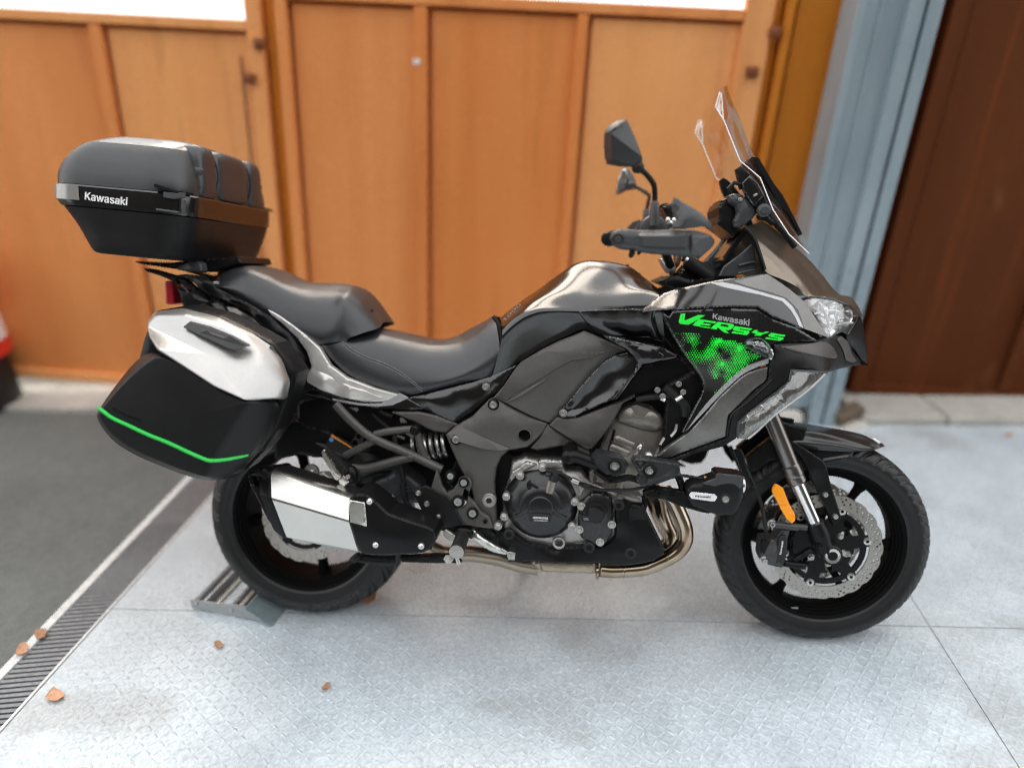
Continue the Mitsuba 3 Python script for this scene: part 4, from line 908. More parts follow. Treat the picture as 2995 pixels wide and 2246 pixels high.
ps = loft([V("-1790,0,1046 -1759,0,1066 -1706,0,1075 -1643,0,1060 -1570,0,1032 -1492,0,1020 -1425,0,1020 -1383,0,1015 -1343,0,994 -1310,0,953 -1285,0,907"),
           V("-1750,85,1029 -1716,85,1056 -1665,85,1065 -1605,85,1047 -1535,85,1015 -1460,85,998 -1405,85,997 -1368,85,999 -1334,85,976 -1303,85,935 -1276,85,897"),
           V("-1730,125,1019 -1694,125,1039 -1644,125,1048 -1587,125,1026 -1519,125,989 -1446,125,965 -1400,125,964 -1365,125,979 -1341,125,956 -1320,125,923 -1301,125,888"),
           V("-1721,142,1012 -1682,142,1017 -1632,142,1007 -1577,142,976 -1514,142,939 -1446,142,913 -1402,142,913 -1368,142,937 -1353,142,923 -1339,142,900 -1325,142,879"),
           V("-1717,148,1008 -1670,148,999 -1619,148,972 -1566,148,940 -1513,148,907 -1465,148,883 -1421,148,873 -1382,148,883 -1364,148,888 -1352,148,881 -1343,148,872"),
           V("-1720,140,1003 -1667,140,983 -1614,140,953 -1565,140,926 -1517,140,897 -1468,140,869 -1436,140,852 -1405,140,853 -1385,140,855 -1368,140,859 -1353,140,862")], 70, 60, knots=True)
bk('pillion_seat', ps, 'vinyl', True)


for dz in (0., -.0062):
    L = on(curve(V("-1363,145,860 -1340,145,841 -1301,145,821 -1248,145,802 -1210,145,784 -1177,145,763 -1153,145,745 -1135,145,729"), 90) + [0, 0, dz], rs)
    st_ = [tube(L[i:i + 2], .0009, 5, smooth=False) for i in range(0, 88, 2)]
    bk('rider_seat__stitching', cat(*st_), 'seam_thread', False, kind='stuff')
bk('rider_seat__seam', tube(on(curve(V("-1363,145,860 -1340,145,841 -1301,145,821 -1248,145,802 -1210,145,784 -1177,145,763 -1153,145,745 -1135,145,729"), 60) + [0, 0, -.0031], rs, 0.), .0012, 6), 'rubber', 40)
bk('rider_seat__front_trim', tube(V("-943,135,937 -928,135,915 -919,135,888 -919,135,850 -930,135,813 -949,135,774"), .006, 10), 'rubber', 40)
bk('pillion_seat__lettering', words('Versys', V("-1361,60,927 -1298,60,939 -1300,60,951 -1363,60,940"), .001), 'rubber', False)

# ---------------------------------------------------------------- tail: silver cover, grab rails, black trims
tl = panel(V("-1579,150,951 -1541,150,931 -1502,150,905 -1464,150,876 -1426,150,842 -1398,150,795 -1350,150,761 -1273,150,733 -1203,150,715 -1225,150,700 -1249,150,694 -1308,150,692 -1371,150,704 -1430,150,723 -1469,150,745 -1471,150,764 -1452,150,791 -1466,150,832 -1494,150,870 -1532,150,907 -1565,150,930"),
           V("-1505,168,906 -1457,168,867 -1435,168,820 -1441,168,787 -1349,168,752 -1267,168,729 -1383,168,755"), t=.02, r=.003, smo=3e-3)
bk2('tail_cover', tl, 'tail_silver', 40)
tcb = panel(V("-1448,158,790 -1416,158,776 -1367,158,749 -1295,158,726 -1247,158,706 -1305,158,695 -1369,158,706 -1427,158,725 -1466,158,747 -1465,158,766"), V("-1412,171,754 -1339,171,727"), t=.006, r=.003)
bk('tail_cover__lower_facet', tcb, 'tail_silver', 30)
bk2('tail_trim', panel(V("-1490,150,713 -1455,150,726 -1430,150,722 -1371,150,703 -1308,150,690 -1249,150,693 -1203,150,714 -1179,150,706 -1128,150,677 -1167,150,673 -1274,150,675 -1372,150,687 -1431,150,702"), t=.02, r=.003), 'gloss_black', 40)
bk('tail_trim__stripe', panel(V("-1417,152,704 -1371,153,697 -1307,153,688 -1256,153,690 -1224,153,708 -1202,153,721 -1175,153,708 -1195,153,699 -1224,153,686 -1263,153,681 -1322,153,684 -1381,152,692"), t=.004, r=.001, h=.008), 'silver_print')
bk2('seat_side_cover', panel(V("-1206,145,713 -1181,145,707 -1129,145,721 -1071,145,737 -995,145,758 -955,145,773 -875,145,808 -886,145,763 -938,145,712 -985,145,670 -1038,145,635 -1081,145,648 -1139,145,675 -1173,145,694"), V("-1126,158,712 -1031,158,733 -937,158,764"), t=.02, r=.004, h=.007), 'gloss_black', 40)
for w in V("-959,160,745"): bolt(w, .0075, .004)
bk('frame_rail', panel(V("-1235,150,666 -1152,150,669 -1099,150,660 -1037,150,636 -1073,150,610 -1109,150,614 -1167,150,641"), V("-1103,156,640"), t=.02, r=.005), 'matte_graphite')
gr = panel(V("-1830,165,1037 -1809,165,1043 -1771,165,1037 -1721,165,1020 -1716,165,1005 -1677,165,987 -1637,165,970 -1598,165,950 -1567,165,930 -1539,165,905 -1515,165,887 -1495,165,864 -1480,165,836 -1467,165,813 -1474,165,784 -1499,165,762 -1513,165,809 -1533,165,853 -1538,165,863 -1548,165,866 -1569,165,886 -1589,165,906 -1620,165,937 -1657,165,957 -1704,165,974 -1747,165,992 -1768,165,1007 -1783,165,1022 -1804,165,1031"),
           V("-1749,178,1017 -1671,178,978 -1593,178,938 -1528,178,885 -1493,178,837"), t=.03, r=.006, h=.008)
bk2('grab_rail', gr, 'satin_black', 30)
bk2('grab_rail__pannier_bracket', panel(V("-1567,182,867 -1535,182,865 -1504,182,858 -1489,182,837 -1468,182,815 -1464,182,786 -1479,182,760 -1488,182,729 -1494,182,710 -1504,182,718 -1508,182,754 -1527,182,811 -1542,182,842"), t=.02, r=.004), 'satin_black')
for w in V("-1480,190,797"): bk('grab_rail__bracket_bolt', lathe([(.004, .006), (.007, .009), (.0125, .008), (.014, .004), (.014, -.006)], w, (.35, 1, 0), 24), 'steel', 35); bk('grab_rail__bracket_bolt_bore', lathe([(0, .007), (.0055, .007)][::-1], w, (.35, 1, 0), 16), 'black_print', 35)
bk2('rack', panel(V("-1958,120,1059 -1932,120,1056 -1863,120,1038 -1843,120,1042 -1796,120,1037 -1797,120,1029 -1819,120,1032 -1830,120,1030 -1855,120,1031 -1851,120,1010 -1870,120,1023 -1905,120,1037 -1946,120,1049"), t=.03, r=.004), 'satin_black')
bk('rack__support', panel(V("-1846,135,1031 -1822,135,1030 -1801,135,1011 -1780,135,996 -1759,135,975 -1765,135,965 -1792,135,980 -1812,135,1006 -1836,135,1019"), t=.02, r=.004), 'satin_black')
bk('rack__support', panel(V("-1836,145,1019 -1822,145,1014 -1806,145,992 -1810,145,990 -1826,145,1006"), t=.008, r=.002), 'grey_plastic')
bk('rack__support', panel(V("-1796,150,988 -1783,150,986 -1748,150,968 -1751,150,963 -1773,150,968 -1789,150,975"), t=.012, r=.003), 'grey_plastic')
bk('rack__support', panel(V("-1773,150,962 -1757,150,963 -1723,150,937 -1713,150,919 -1729,150,924 -1747,150,937"), t=.012, r=.003), 'satin_black')
bk('rack__post', panel(V("-1749,140,962 -1726,140,968 -1707,140,960 -1685,140,911 -1716,140,913 -1736,140,939"), V("-1719,150,945"), t=.02, r=.005), 'grey_plastic')
bk('rack__plate', panel(V("-2014,100,1080 -1972,100,1070 -1874,100,1057 -1818,100,1053 -1790,100,1048 -1793,100,1055 -1734,100,1056 -1669,100,1075 -1677,100,1093 -1816,100,1084 -1901,100,1073"), t=.20, r=.006, h=.02), 'satin_black')
bk('rack__latch', panel(V("-1847,135,1060 -1813,135,1077 -1796,135,1084 -1782,135,1085 -1780,135,1077 -1772,135,1073 -1769,135,1053 -1774,135,1048 -1809,135,1049 -1842,135,1054"), V("-1799,142,1063"), t=.03, r=.004), 'grey_plastic')
bk('rack__front_plate', panel(V("-1816,50,1080 -1710,50,1096 -1694,50,1082 -1691,50,1075 -1720,50,1067 -1760,50,1055 -1812,50,1058"), t=.10, r=.006), 'satin_black')
bk('tail_inner', panel(V("-1700,145,955 -1667,145,951 -1622,145,925 -1599,145,902 -1627,145,886 -1664,145,901 -1683,145,911"), V("-1658,155,923"), t=.01, r=.003), 'metal_graphite')
bk('tail_inner', panel(V("-1629,140,886 -1601,140,901 -1580,140,881 -1559,140,863 -1581,140,868 -1603,140,873"), t=.01, r=.003), 'satin_black')
bk('tail_light', rbox(V("-1908,20,953")[0] - [.025, .08, .0], V("-1908,20,953")[0] + [.005, .04, .07], .008), 'red_lens')
bk('rear_indicator', panel(V("-1864,100,994 -1845,100,978 -1813,100,957 -1797,100,942 -1853,100,950"), t=.03, r=.006), 'satin_black')
bk('seat_lock', cat(rbox(V("-1718,160,1020")[0] - [.005, .006, .004], V("-1718,160,1020")[0] + [.008, .004, .004], .001)), 'steel')
# ---------------------------------------------------------------- fairing
fu1 = panel(V("-544,160,964 -513,160,992 -495,165,1004 -460,185,1017 -426,208,1026 -387,229,1036 -353,238,1043 -305,238,1050 -254,226,1058 -211,196,1038 -181,190,1019 -144,196,989 -126,190,966 -78,190,899 -121,215,914 -174,240,930 -232,255,952 -271,262,976 -327,262,977 -390,262,974 -476,258,966 -500,255,963 -522,235,960 -547,200,955"),
            V("-499,215,981 -428,230,1001 -353,245,1012 -263,245,1010 -197,228,980 -322,250,988 -412,247,984"), t=.012, r=.004, h=.007, smo=8e-3)
bk2('upper_fairing', fu1, 'gloss_black', 40)
f1 = fu1.metadata['f']
def lay(P, f, lift):
    P = P.copy(); P[:, 1] = f(P[:, [0, 2]]) + lift; return P
def decal(name, out, f, m, lift=.0012, t=.0015, h=.012, smooth=40, r=.0006):
    P = lay(out, f, lift); c = P.mean(0); k = np.vstack([c + (P - c) * s for s in (.3, .65)]); k = lay(k, f, lift)
    return bk(name, panel(P, k, t=t, r=r, h=h, crn=0), m, smooth)
decal('upper_fairing__graphite_band', V("-329,180,1039 -293,180,1047 -243,180,1057 -207,180,1036 -178,180,1017 -141,180,987 -126,180,966 -77,180,899 -110,180,910 -148,180,923 -155,180,947 -164,180,970 -193,180,998 -232,180,1011 -267,180,1019 -298,180,1027"), f1, 'metal_graphite')
decal('upper_fairing__silver_stripe', V("-385,190,1034 -356,190,1036 -319,190,1029 -281,190,1018 -241,190,1007 -200,190,997 -178,190,978 -163,190,953 -150,190,924 -163,190,930 -172,190,950 -184,190,969 -206,190,990 -237,190,999 -265,190,1006 -312,190,1015 -355,190,1024"), f1, 'silver_print', .0016)
lf_ = panel(V("-502,240,964 -483,248,949 -475,250,964 -388,252,973 -325,250,976 -267,246,975 -228,240,951 -171,232,929 -110,220,892 -170,238,888 -226,246,886 -229,250,864 -229,252,846 -266,252,831 -289,250,816 -328,246,780 -357,243,747 -391,240,704 -422,236,654 -439,230,648 -418,234,696 -394,236,750 -390,238,768 -393,240,784 -402,242,800 -438,243,846 -474,242,902 -491,240,933"),
            V("-381,262,930 -291,262,913 -317,262,845 -406,255,842"), t=.02, r=.004, h=.007, smo=8e-3)
bk2('side_fairing', lf_, 'gloss_black', 40)
f2 = lf_.metadata['f']
decal('side_fairing__silver_stripe', V("-424,250,658 -404,250,693 -384,250,723 -364,250,750 -341,250,778 -324,250,798 -307,250,816 -295,250,825 -284,250,832 -260,250,841 -236,250,850 -235,250,837 -259,250,829 -280,250,819 -291,250,812 -303,250,803 -329,250,774 -352,250,747 -389,250,701"), f2, 'silver_print', .0012)
lw = panel(V("-495,205,577 -468,212,607 -421,228,649 -387,240,694 -352,250,745 -323,252,778 -301,254,801 -283,254,813 -269,254,819 -237,254,829 -237,254,799 -243,254,789 -263,252,773 -293,248,737 -324,244,700 -325,240,674 -326,236,643 -366,228,624 -405,222,605 -439,214,588 -466,206,575"), V("-311,258,757 -380,244,657 -268,258,796"), t=.02, r=.003, smo=5e-3)
bk2('side_fairing__lower_panel', lw, 'metal_graphite', 40)
wg = panel(V("-228,256,885 -171,240,888 -104,205,890 -66,170,897 -38,140,901 -8,110,891 17,80,876 34,50,861 67,20,831 92,0,810 35,60,810 -8,110,811 -40,150,810 -60,180,810 -82,220,813 -133,250,820 -182,262,825 -186,264,795 -214,262,770 -250,258,736 -278,256,709 -300,254,684 -302,244,640 -329,232,616 -365,224,603 -403,212,588 -448,200,561 -492,190,540 -523,180,529 -505,190,555 -462,203,571 -405,218,601 -325,234,640 -324,240,674 -322,244,700 -262,252,771 -240,255,790 -235,256,802 -235,256,834 -230,256,846 -227,257,852 -226,257,871"),
            V("-152,252,864 -82,200,858 -5,105,833 -168,262,842 -212,264,829 -224,262,785 -307,254,703 -315,244,652 -420,216,586"), t=.03, r=.005, kind='tps')
bk2('fairing_wing', wg, 'textured_black', 30)
f3 = wg.metadata['f']
bvl = V("-213,200,880 -159,200,884 -98,200,890 -78,200,887 -53,200,871 -36,200,847 -41,200,842 -66,200,846 -96,200,852 -133,200,859 -174,200,868")
decal('fairing_wing__top_facet', bvl, f3, 'matte_graphite', .004, .006, r=.003)
decal('fairing_wing__beak', V("-43,100,891 -24,100,898 2,100,883 16,100,866 37,100,840 54,100,822 32,100,821 3,100,832 -15,100,861"), f3, 'matte_graphite', .006, .008, r=.003)
bk('fairing_wing__edge', tube(lay(V("-226,250,799 -250,250,770 -278,250,741 -319,250,698 -322,250,676 -324,250,647"), f3, .001), .0035, 8), 'textured_black', 40)
# lettering and the dot field
glyphs = [(V("-456,258,957 -445,258,958 -446,258,940 -413,258,955 -397,258,954 -434,258,931 -441,258,930 -452,258,931 -458,258,933 -460,258,937"), []),
          (V("-412,258,945 -369,258,939 -374,258,935 -399,258,938 -402,258,935 -381,258,932 -385,258,929 -406,258,931 -409,258,928 -383,258,925 -387,258,922 -426,258,929"), []),
          (V("-366,258,939 -330,258,934 -326,258,930 -330,258,924 -337,258,919 -347,258,919 -337,258,911 -350,258,913 -365,258,925 -369,258,920 -383,258,922"), [V("-357,258,934 -338,258,931 -341,258,926 -360,258,929")]),
          (V("-324,258,929 -281,258,923 -285,258,919 -312,258,923 -314,258,921 -289,258,917 -288,258,913 -295,258,907 -332,258,912 -329,258,916 -303,258,912 -300,258,914 -326,258,918 -329,258,922"), []),
          (V("-274,258,920 -266,258,919 -269,258,915 -253,258,913 -247,258,916 -237,258,915 -253,258,910 -259,258,906 -276,258,906 -271,258,910 -283,258,914"), []),
          (V("-232,258,913 -197,258,907 -200,258,903 -224,258,907 -226,258,905 -202,258,901 -201,258,898 -209,258,893 -248,258,898 -245,258,902 -216,258,897 -214,258,899 -239,258,904 -240,258,907"), [])]
for P, H in glyphs: bk('side_fairing__model_letter', panel(lay(P, f2, .0014), t=.0016, r=0, crn=0, h=.005, holes=H), 'green_print', 40)
bk('side_fairing__maker_lettering', words('Kawasaki', lay(V("-379,258,946 -289,258,929 -288,258,946 -378,258,960"), f2, 0), .0006, f2, True), 'silver_print', False)
DP = Polygon(lay(V("-474,258,906 -452,258,910 -426,258,909 -388,258,905 -349,258,896 -319,258,891 -299,258,885 -290,258,868 -269,258,861 -249,258,856 -271,258,844 -291,258,831 -314,258,810 -331,258,790 -345,258,772 -360,258,754 -379,258,768 -391,258,780 -397,258,805 -412,258,825 -428,258,845 -454,258,877"), f2, 0)[:, [0, 2]])
x0, z0, x1, z1 = DP.bounds; stp = .0061
gx, gz_ = np.meshgrid(np.arange(x0, x1, stp), np.arange(z0, z1, stp * .866)); gx[1::2] += stp / 2
q = np.stack([gx.ravel(), gz_.ravel()], 1); q = q[shapely.contains_xy(DP, q[:, 0], q[:, 1])]
mid = np.array(DP.centroid.coords[0])
nz = meshkit.fbm(np.c_[q * 70, q[:, 0] * 0 + 3.3], 2, 4)
val = .45 + .30 * (nz - .5)
def spots_at(P, r, w):
    c = P[:, [0, 2]]
    return sum(w * np.exp(-((q - k) ** 2).sum(1) / (2 * (r * .00024) ** 2)) for k in c)
val += spots_at(V("-364,258,891 -309,258,874 -385,258,856 -350,258,830 -364,258,804"), 34, .34) + spots_at(V("-423,258,901 -417,258,881 -261,258,855 -373,258,869 -332,258,887 -297,258,853 -321,258,842 -333,258,820 -338,258,798"), 40, .17) + spots_at(V("-351,258,837 -318,258,859 -287,258,858 -357,258,880"), 60, .10)
val -= spots_at(V("-392,258,897 -403,258,875 -435,258,874 -358,258,868 -341,258,852 -347,258,815 -382,258,793 -348,258,794 -364,258,778"), 34, .34) + spots_at(V("-407,258,829 -394,258,819 -378,258,802 -409,258,903 -352,258,785 -373,258,773 -457,258,898"), 40, .16)
rad = np.where(val > .82, .0040, np.where(val > .62, .0025, np.where(val > .48, .0020, np.where(val > .38, .0014, np.where(val > .31, .0009, 0)))))
hx = np.arange(8) * np.pi / 4
vs, fs_, k = [], [], 0
for (cx, cz), r_ in zip(q, rad):
    if r_ == 0: continue
    ring = np.c_[cx + r_ * np.cos(hx), cz + r_ * np.sin(hx)]; y = f2(np.vstack([ring, [[cx, cz]]])) + .0007
    vs.append(np.c_[np.vstack([ring, [[cx, cz]]])[:, 0], y, np.vstack([ring, [[cx, cz]]])[:, 1]])
    fs_.append(np.array([[k + (j + 1) % 8, k + j, k + 8] for j in range(8)])); k += 9
bk('side_fairing__dot_graphic', trimesh.Trimesh(np.vstack(vs), np.vstack(fs_), process=False), 'green_print', False, kind='stuff', label='green halftone dot graphic')
# indicator blister, cornering lamp
def dome(out, y0, y1, r, t=.004, h=.008, **k):
    c = out.mean(0); o = out.copy(); o[:, 1] = y0
    k1 = c + (out - c) * .55; k1[:, 1] = y0 + (y1 - y0) * .8
    k2 = c[None].copy(); k2[:, 1] = y1
    return panel(o, np.vstack([k1, k2]), t=t, r=r, h=h, **k)
ind = V("-300,270,888 -292,270,897 -274,270,901 -259,270,900 -244,270,889 -234,270,878 -230,270,863 -234,270,851 -251,270,856 -275,270,865 -294,270,877")
bk('turn_indicator__lens', dome(ind, .266, .292, .002), 'smoke_lens', True)
bk('turn_indicator__bowl', panel(ind * 1. - [0, .004, 0], t=.006, r=.001), 'grey_plastic')
bk('turn_indicator__rim', panel(V("-242,276,879 -233,276,873 -230,276,861 -234,276,848 -242,276,851 -237,276,863"), t=.012, r=.003, h=.006), 'chrome')
lam = V("-185,275,825 -156,275,824 -100,275,820 -116,275,800 -141,275,774 -180,275,739 -222,275,703 -243,275,680 -264,275,658 -281,275,645 -305,275,647 -304,275,686 -286,275,706 -254,275,736 -214,275,769 -190,275,796")
bk('cornering_lamp__lens', dome(lam, .272, .290, .003, h=.012), 'clear_lens', True)
bk('cornering_lamp__housing', panel(lam - [0, .013, 0], t=.012, r=.002, h=.02), 'grey_plastic')
bk('cornering_lamp__rim', tube(V("-304,272,648 -304,272,684 -286,272,704 -251,272,735 -212,272,768 -188,272,795 -183,272,824 -99,272,819"), .0022, 8, smooth=False), 'grey_plastic', 40)
lin = V("-173,266,818 -109,266,814 -138,266,780 -177,266,745 -220,266,709 -263,266,668 -277,266,655 -289,266,658 -285,266,693 -251,266,725 -208,266,761 -181,266,791")
bk('cornering_lamp__reflector', panel(lin, V("-167,271,788 -223,271,737 -256,271,698"), t=.006, r=.002, kind='lin', h=.03), 'metal_graphite', 20)
bk('cornering_lamp__light_guide', tube(V("-106,276,817 -141,276,778 -222,276,708 -265,276,663 -280,276,649"), .0030, 8), 'metal_silver', 40)
bk('cornering_lamp__strip', panel(V("-288,290,707 -256,290,734 -253,290,737 -256,290,739 -286,290,715 -291,290,709"), t=.002, r=.0006, h=.006, crn=0), 'reflector_trim')
for P in (V("-289,292,711 -286,292,706"), V("-258,292,738 -254,292,736")): bk('cornering_lamp__clip', tube(P, .0016, 8), 'white_print')
# headlight
hl = V("-128,165,994 -107,160,999 -82,150,998 -56,138,993 -25,120,984 2,104,973 37,70,949 17,92,928 -1,104,902 -22,122,909 -44,140,902 -68,160,894 -83,165,918 -106,168,956")
bk('headlight__lens', panel(hl, t=.003, r=.001, h=.012), 'clear_lens', True)
bk('headlight__shell', panel(hl - [.006, .035, 0], V("-45,85,952 -6,72,946"), t=.01, r=.001), 'metal_silver', 25)
for c, rr_ in zip(V("-72,115,963 -23,95,948"), (.034, .026)):
    bk('headlight__reflector', lathe([(rr_ * 1.0, .022), (rr_ * .97, .020), (rr_ * .8, .006), (rr_ * .5, -.006), (rr_ * .2, -.010), (0, -.010)], c, (.55, 1, -.02), 32), 'chrome', True)
    bk('headlight__projector', blob(c + np.array([.002, .004, 0]), [rr_ * .42] * 3, 1, 2), 'chrome', True)
for P in (V("-101,140,955 -52,130,965 -2,100,944"), V("-63,148,911 -42,130,926 14,92,931"), V("-97,150,987 -73,142,955 -61,140,920"), V("-42,126,984 -41,120,954 -23,112,919")):
    bk('headlight__divider', tube(P, .0035, 8), 'metal_silver', 40)
bk('headlight__lower_corner', panel(V("-66,146,919 -30,120,914 -57,146,897"), t=.006, r=.002, h=.006), 'chrome')
bk('headlight__edge', tube(V("-128,166,995 -107,162,1000 -57,140,994 -26,122,985 1,106,974 37,72,950 17,94,927 -1,106,901"), .0022, 8, smooth=False), 'gloss_black', 40)
nose = loft([np.vstack([V("-213,0,1201 -183,0,1182 -146,0,1151 -89,0,1104 -48,0,1061 2,0,1006"), V("35,0,997 58,0,970 70,0,944")]),
             np.vstack([V("-252,75,1187 -212,75,1162 -172,75,1128 -133,75,1091 -89,75,1046 -56,75,1008"), V("-5,60,988 23,60,967 42,60,946")]),
             np.vstack([V("-284,130,1176 -246,130,1144 -212,130,1116 -169,130,1078 -130,130,1040 -103,130,1012"), V("-44,100,994 -12,100,981 26,100,948")]),
             np.vstack([V("-282,155,1163 -253,155,1118 -220,155,1087 -178,155,1053 -144,155,1025 -121,155,1005"), V("-60,110,996 -21,110,984 21,110,948")]),
             np.vstack([V("-274,165,1148 -251,165,1096 -233,165,1061 -191,165,1043 -154,165,1024 -131,165,1002"), V("-91,120,997 -50,120,992 17,120,949")])], 50, 50)
bk('nose_cowl', nose, 'metal_bronze', True)
bk2('nose_cowl__side_edge', tube(np.vstack([V("-295,165,1174 -271,165,1148 -252,165,1103 -239,165,1067")]), .006, 8), 'satin_black', 40)
chin = loft([V("65,0,944 83,0,891 93,0,843 92,0,810"), V("21,75,923 26,70,896 46,45,857 85,10,813"), V("-4,105,902 6,90,884 34,52,861 85,8,811")], 24, 24)
bk('chin_cowl', chin, 'satin_black', True)

# ---------------------------------------------------------------- windscreen
ws = [np.vstack([V("-328,0,1555 -322,0,1536 -297,0,1484 -249,0,1378 -190,0,1294 -139,0,1221 -78,0,1112")]),
      np.vstack([V("-343,70,1540 -337,70,1516 -313,70,1462 -273,70,1367 -218,70,1282 -165,70,1208 -99,70,1112")]),
      np.vstack([V("-356,120,1524 -350,120,1494 -331,120,1431 -294,120,1345 -247,120,1287 -189,120,1204 -115,120,1112")]),
      np.vstack([V("-373,165,1503 -382,165,1467 -361,165,1438 -315,165,1338 -263,165,1296 -227,165,1218 -184,165,1157 -131,165,1109")])]
scr = loft(ws, 50, 40)
bk('windscreen', scr, 'screen_clear', True)
e = dedupe(ws[3])
for s in (1, -1): bk('windscreen__edge', tube(e * [1, s, 1], .0014, 8, smooth=False), 'acrylic_edge', 40)
tp = np.array([c[0] for c in ws]); tp = curve(np.vstack([tp[::-1], tp[1:] * [1, -1, 1]]), 40)
for s in (1, -1): bk('windscreen__notch', tube(V("-368,158,1503 -360,158,1441 -375,158,1464 -368,158,1503") * [1, s, 1], .0012, 8, smooth=False), 'acrylic_edge', 40)
bk('windscreen__spoiler', panel(V("-265,75,1362 -259,75,1365 -246,75,1359 -203,75,1293 -181,75,1267 -152,75,1218 -123,75,1166 -121,75,1159 -138,75,1170 -167,75,1215 -186,75,1231 -211,75,1270 -232,75,1306"), t=.15, r=.012, h=.01), 'satin_black')
bk2('screen_bracket__arm', panel(V("-316,125,1323 -306,125,1331 -295,125,1326 -276,125,1310 -245,125,1272 -228,125,1231 -207,125,1185 -214,125,1181 -249,125,1207 -265,125,1232 -281,125,1258 -300,125,1280 -310,125,1301"), t=.02, r=.004), 'satin_black')
bk('screen_bracket__slider', panel(V("-302,135,1286 -282,135,1307 -259,135,1285 -243,135,1257 -267,135,1228 -286,135,1253"), t=.02, r=.003), 'gloss_black')
bk('screen_bracket__hook', tube(V("-323,120,1262 -331,120,1275 -318,120,1289 -305,120,1287 -299,120,1273"), .0055, 8, smooth=False), 'satin_black', 40)
bk('screen_bracket__stop', panel(V("-273,142,1256 -263,142,1262 -261,142,1257 -270,142,1251"), t=.006, r=.001, h=.005), 'cast_alloy')
kb = V("-243,140,1218")[0]
bk2('screen_bracket__knob', lathe([(0, .012), (.009, .012), (.011, .008), (.0125, .006), (.017, .004), (.018, -.006)], kb, (0, 1, 0), 10), 'grey_plastic', 20)
bk('screen_bracket__foot', panel(V("-257,130,1207 -232,130,1210 -213,130,1192 -208,130,1181 -227,130,1192 -249,130,1196"), t=.02, r=.004), 'satin_black')
bk('screen_bracket__rail', tube(V("-229,110,1237 -208,110,1193 -176,110,1157 -152,110,1127"), .008, 10), 'satin_black', 40)

# ---------------------------------------------------------------- cockpit
bk2('dash_hood', panel(V("-330,115,1259 -315,115,1264 -296,115,1261 -266,115,1241 -253,115,1215 -264,115,1200 -296,115,1174 -308,115,1179 -311,115,1193 -303,115,1215 -308,115,1230 -325,115,1241"), V("-290,128,1221 -310,128,1250"), t=.05, r=.006), 'grey_plastic')
bk('dash_hood__visor', panel(V("-349,90,1230 -341,90,1249 -327,90,1256 -318,90,1241 -303,90,1230 -300,90,1217 -306,90,1195 -303,90,1181 -291,90,1175 -286,90,1169 -303,90,1153 -328,90,1172 -349,90,1187 -346,90,1210"), t=.18, r=.008), 'satin_black')
for w in V("-301,131,1247"): bolt(w, .004, .002)
bk2('inner_fairing', panel(V("-346,128,1050 -333,128,1076 -297,128,1105 -266,128,1134 -258,128,1127 -251,128,1063 -318,128,1050"), t=.01, r=.003), 'grey_plastic')
for P in (V("-296,131,1078 -275,131,1084 -254,131,1088"), V("-297,131,1057 -274,131,1064 -253,131,1067")): bk2('inner_fairing__rib', tube(P, .004, 8), 'grey_plastic', 40)
bk('inner_fairing__far_pod', panel(V("-349,-100,1092 -330,-100,1114 -307,-100,1141 -295,-100,1164 -274,-100,1157 -283,-100,1127 -292,-100,1106 -299,-100,1084 -322,-100,1068"), t=.03, r=.006), 'grey_plastic')
bk('dash_display', stack([V("-327,85,1092 -321,85,1089 -271,85,1165 -282,85,1173"), V("-327,85,1092 -321,85,1089 -271,85,1165 -282,85,1173") - [0, .17, 0]]), 'satin_black', False)
dsp = stack([V("-328,75,1102 -325,75,1092 -279,75,1168 -281,75,1173"), V("-328,75,1102 -325,75,1092 -279,75,1168 -281,75,1173") - [0, .15, 0]])
bk('dash_display__glass', dsp, 'screen_black', False)
bk('triple_clamp', panel(V("-504,120,1034 -470,120,1049 -451,120,1051 -417,120,1042 -388,120,1040 -354,120,1047 -358,120,1028 -459,120,1017"), t=.24, r=.01), 'satin_black')
bk2('bar_riser', panel(V("-459,60,1056 -439,60,1059 -420,60,1081 -394,60,1067 -375,60,1037 -407,60,1029 -430,60,1034 -443,60,1046"), t=.04, r=.008), 'satin_black')
bk('cable_bundle', tube(V("-428,80,1091 -408,80,1081 -377,80,1062 -357,80,1047"), .0185, 14), 'rubber', 40)
bk('cable_bundle', tube(V("-427,30,1102 -388,30,1082 -355,30,1067 -339,30,1049"), .012, 12), 'rubber', 40)
bk('cable_bundle', tube(V("-441,120,1100 -417,120,1110 -395,120,1100"), .008, 10), 'rubber', 40)
bk('bar_clamp', panel(V("-497,100,1095 -480,100,1100 -460,100,1090 -452,100,1071 -456,100,1056 -473,100,1057 -486,100,1073"), V("-476,115,1078"), t=.06, r=.006), 'cast_alloy')
for w in V("-483,120,1096 -486,120,1103"): bolt(w, .007, .006)
bk('lever_screw', tube(V("-433,130,1097 -428,130,1092"), .006, 8), 'steel', 40)
hb = V("-469,100,1078 -492,160,1113 -520,250,1126 -562,320,1134 -621,365,1134 -638,375,1134")
hbf = hb * [1, -1, 1] + [.038, 0, .045]
bk('handlebar', tube(np.vstack([hb[::-1], hbf]), .011, 14), 'satin_black', 40)
bar2('handlebar__bar_end', lathe([(0, .014), (.013, .013), (.017, .008), (.0175, -.012), (.012, -.02)], V("-643,372,1134")[0], (-.2, 1, 0), 24), 'satin_black', 35)
bar2('handlebar__grip', tube(V("-567,322,1135 -621,362,1134 -636,368,1134"), .016, 16), 'rubber', 40)
hg = panel(V("-642,412,1133 -640,412,1143 -635,412,1150 -620,412,1154 -599,412,1154 -582,412,1152 -545,412,1152 -508,410,1153 -458,400,1154 -437,388,1151 -411,366,1145 -397,350,1134 -398,350,1124 -407,356,1113 -432,374,1092 -458,390,1094 -497,405,1097 -539,410,1099 -564,412,1102 -585,412,1106 -618,412,1110 -632,412,1117"), t=.03, r=.012, h=.006)
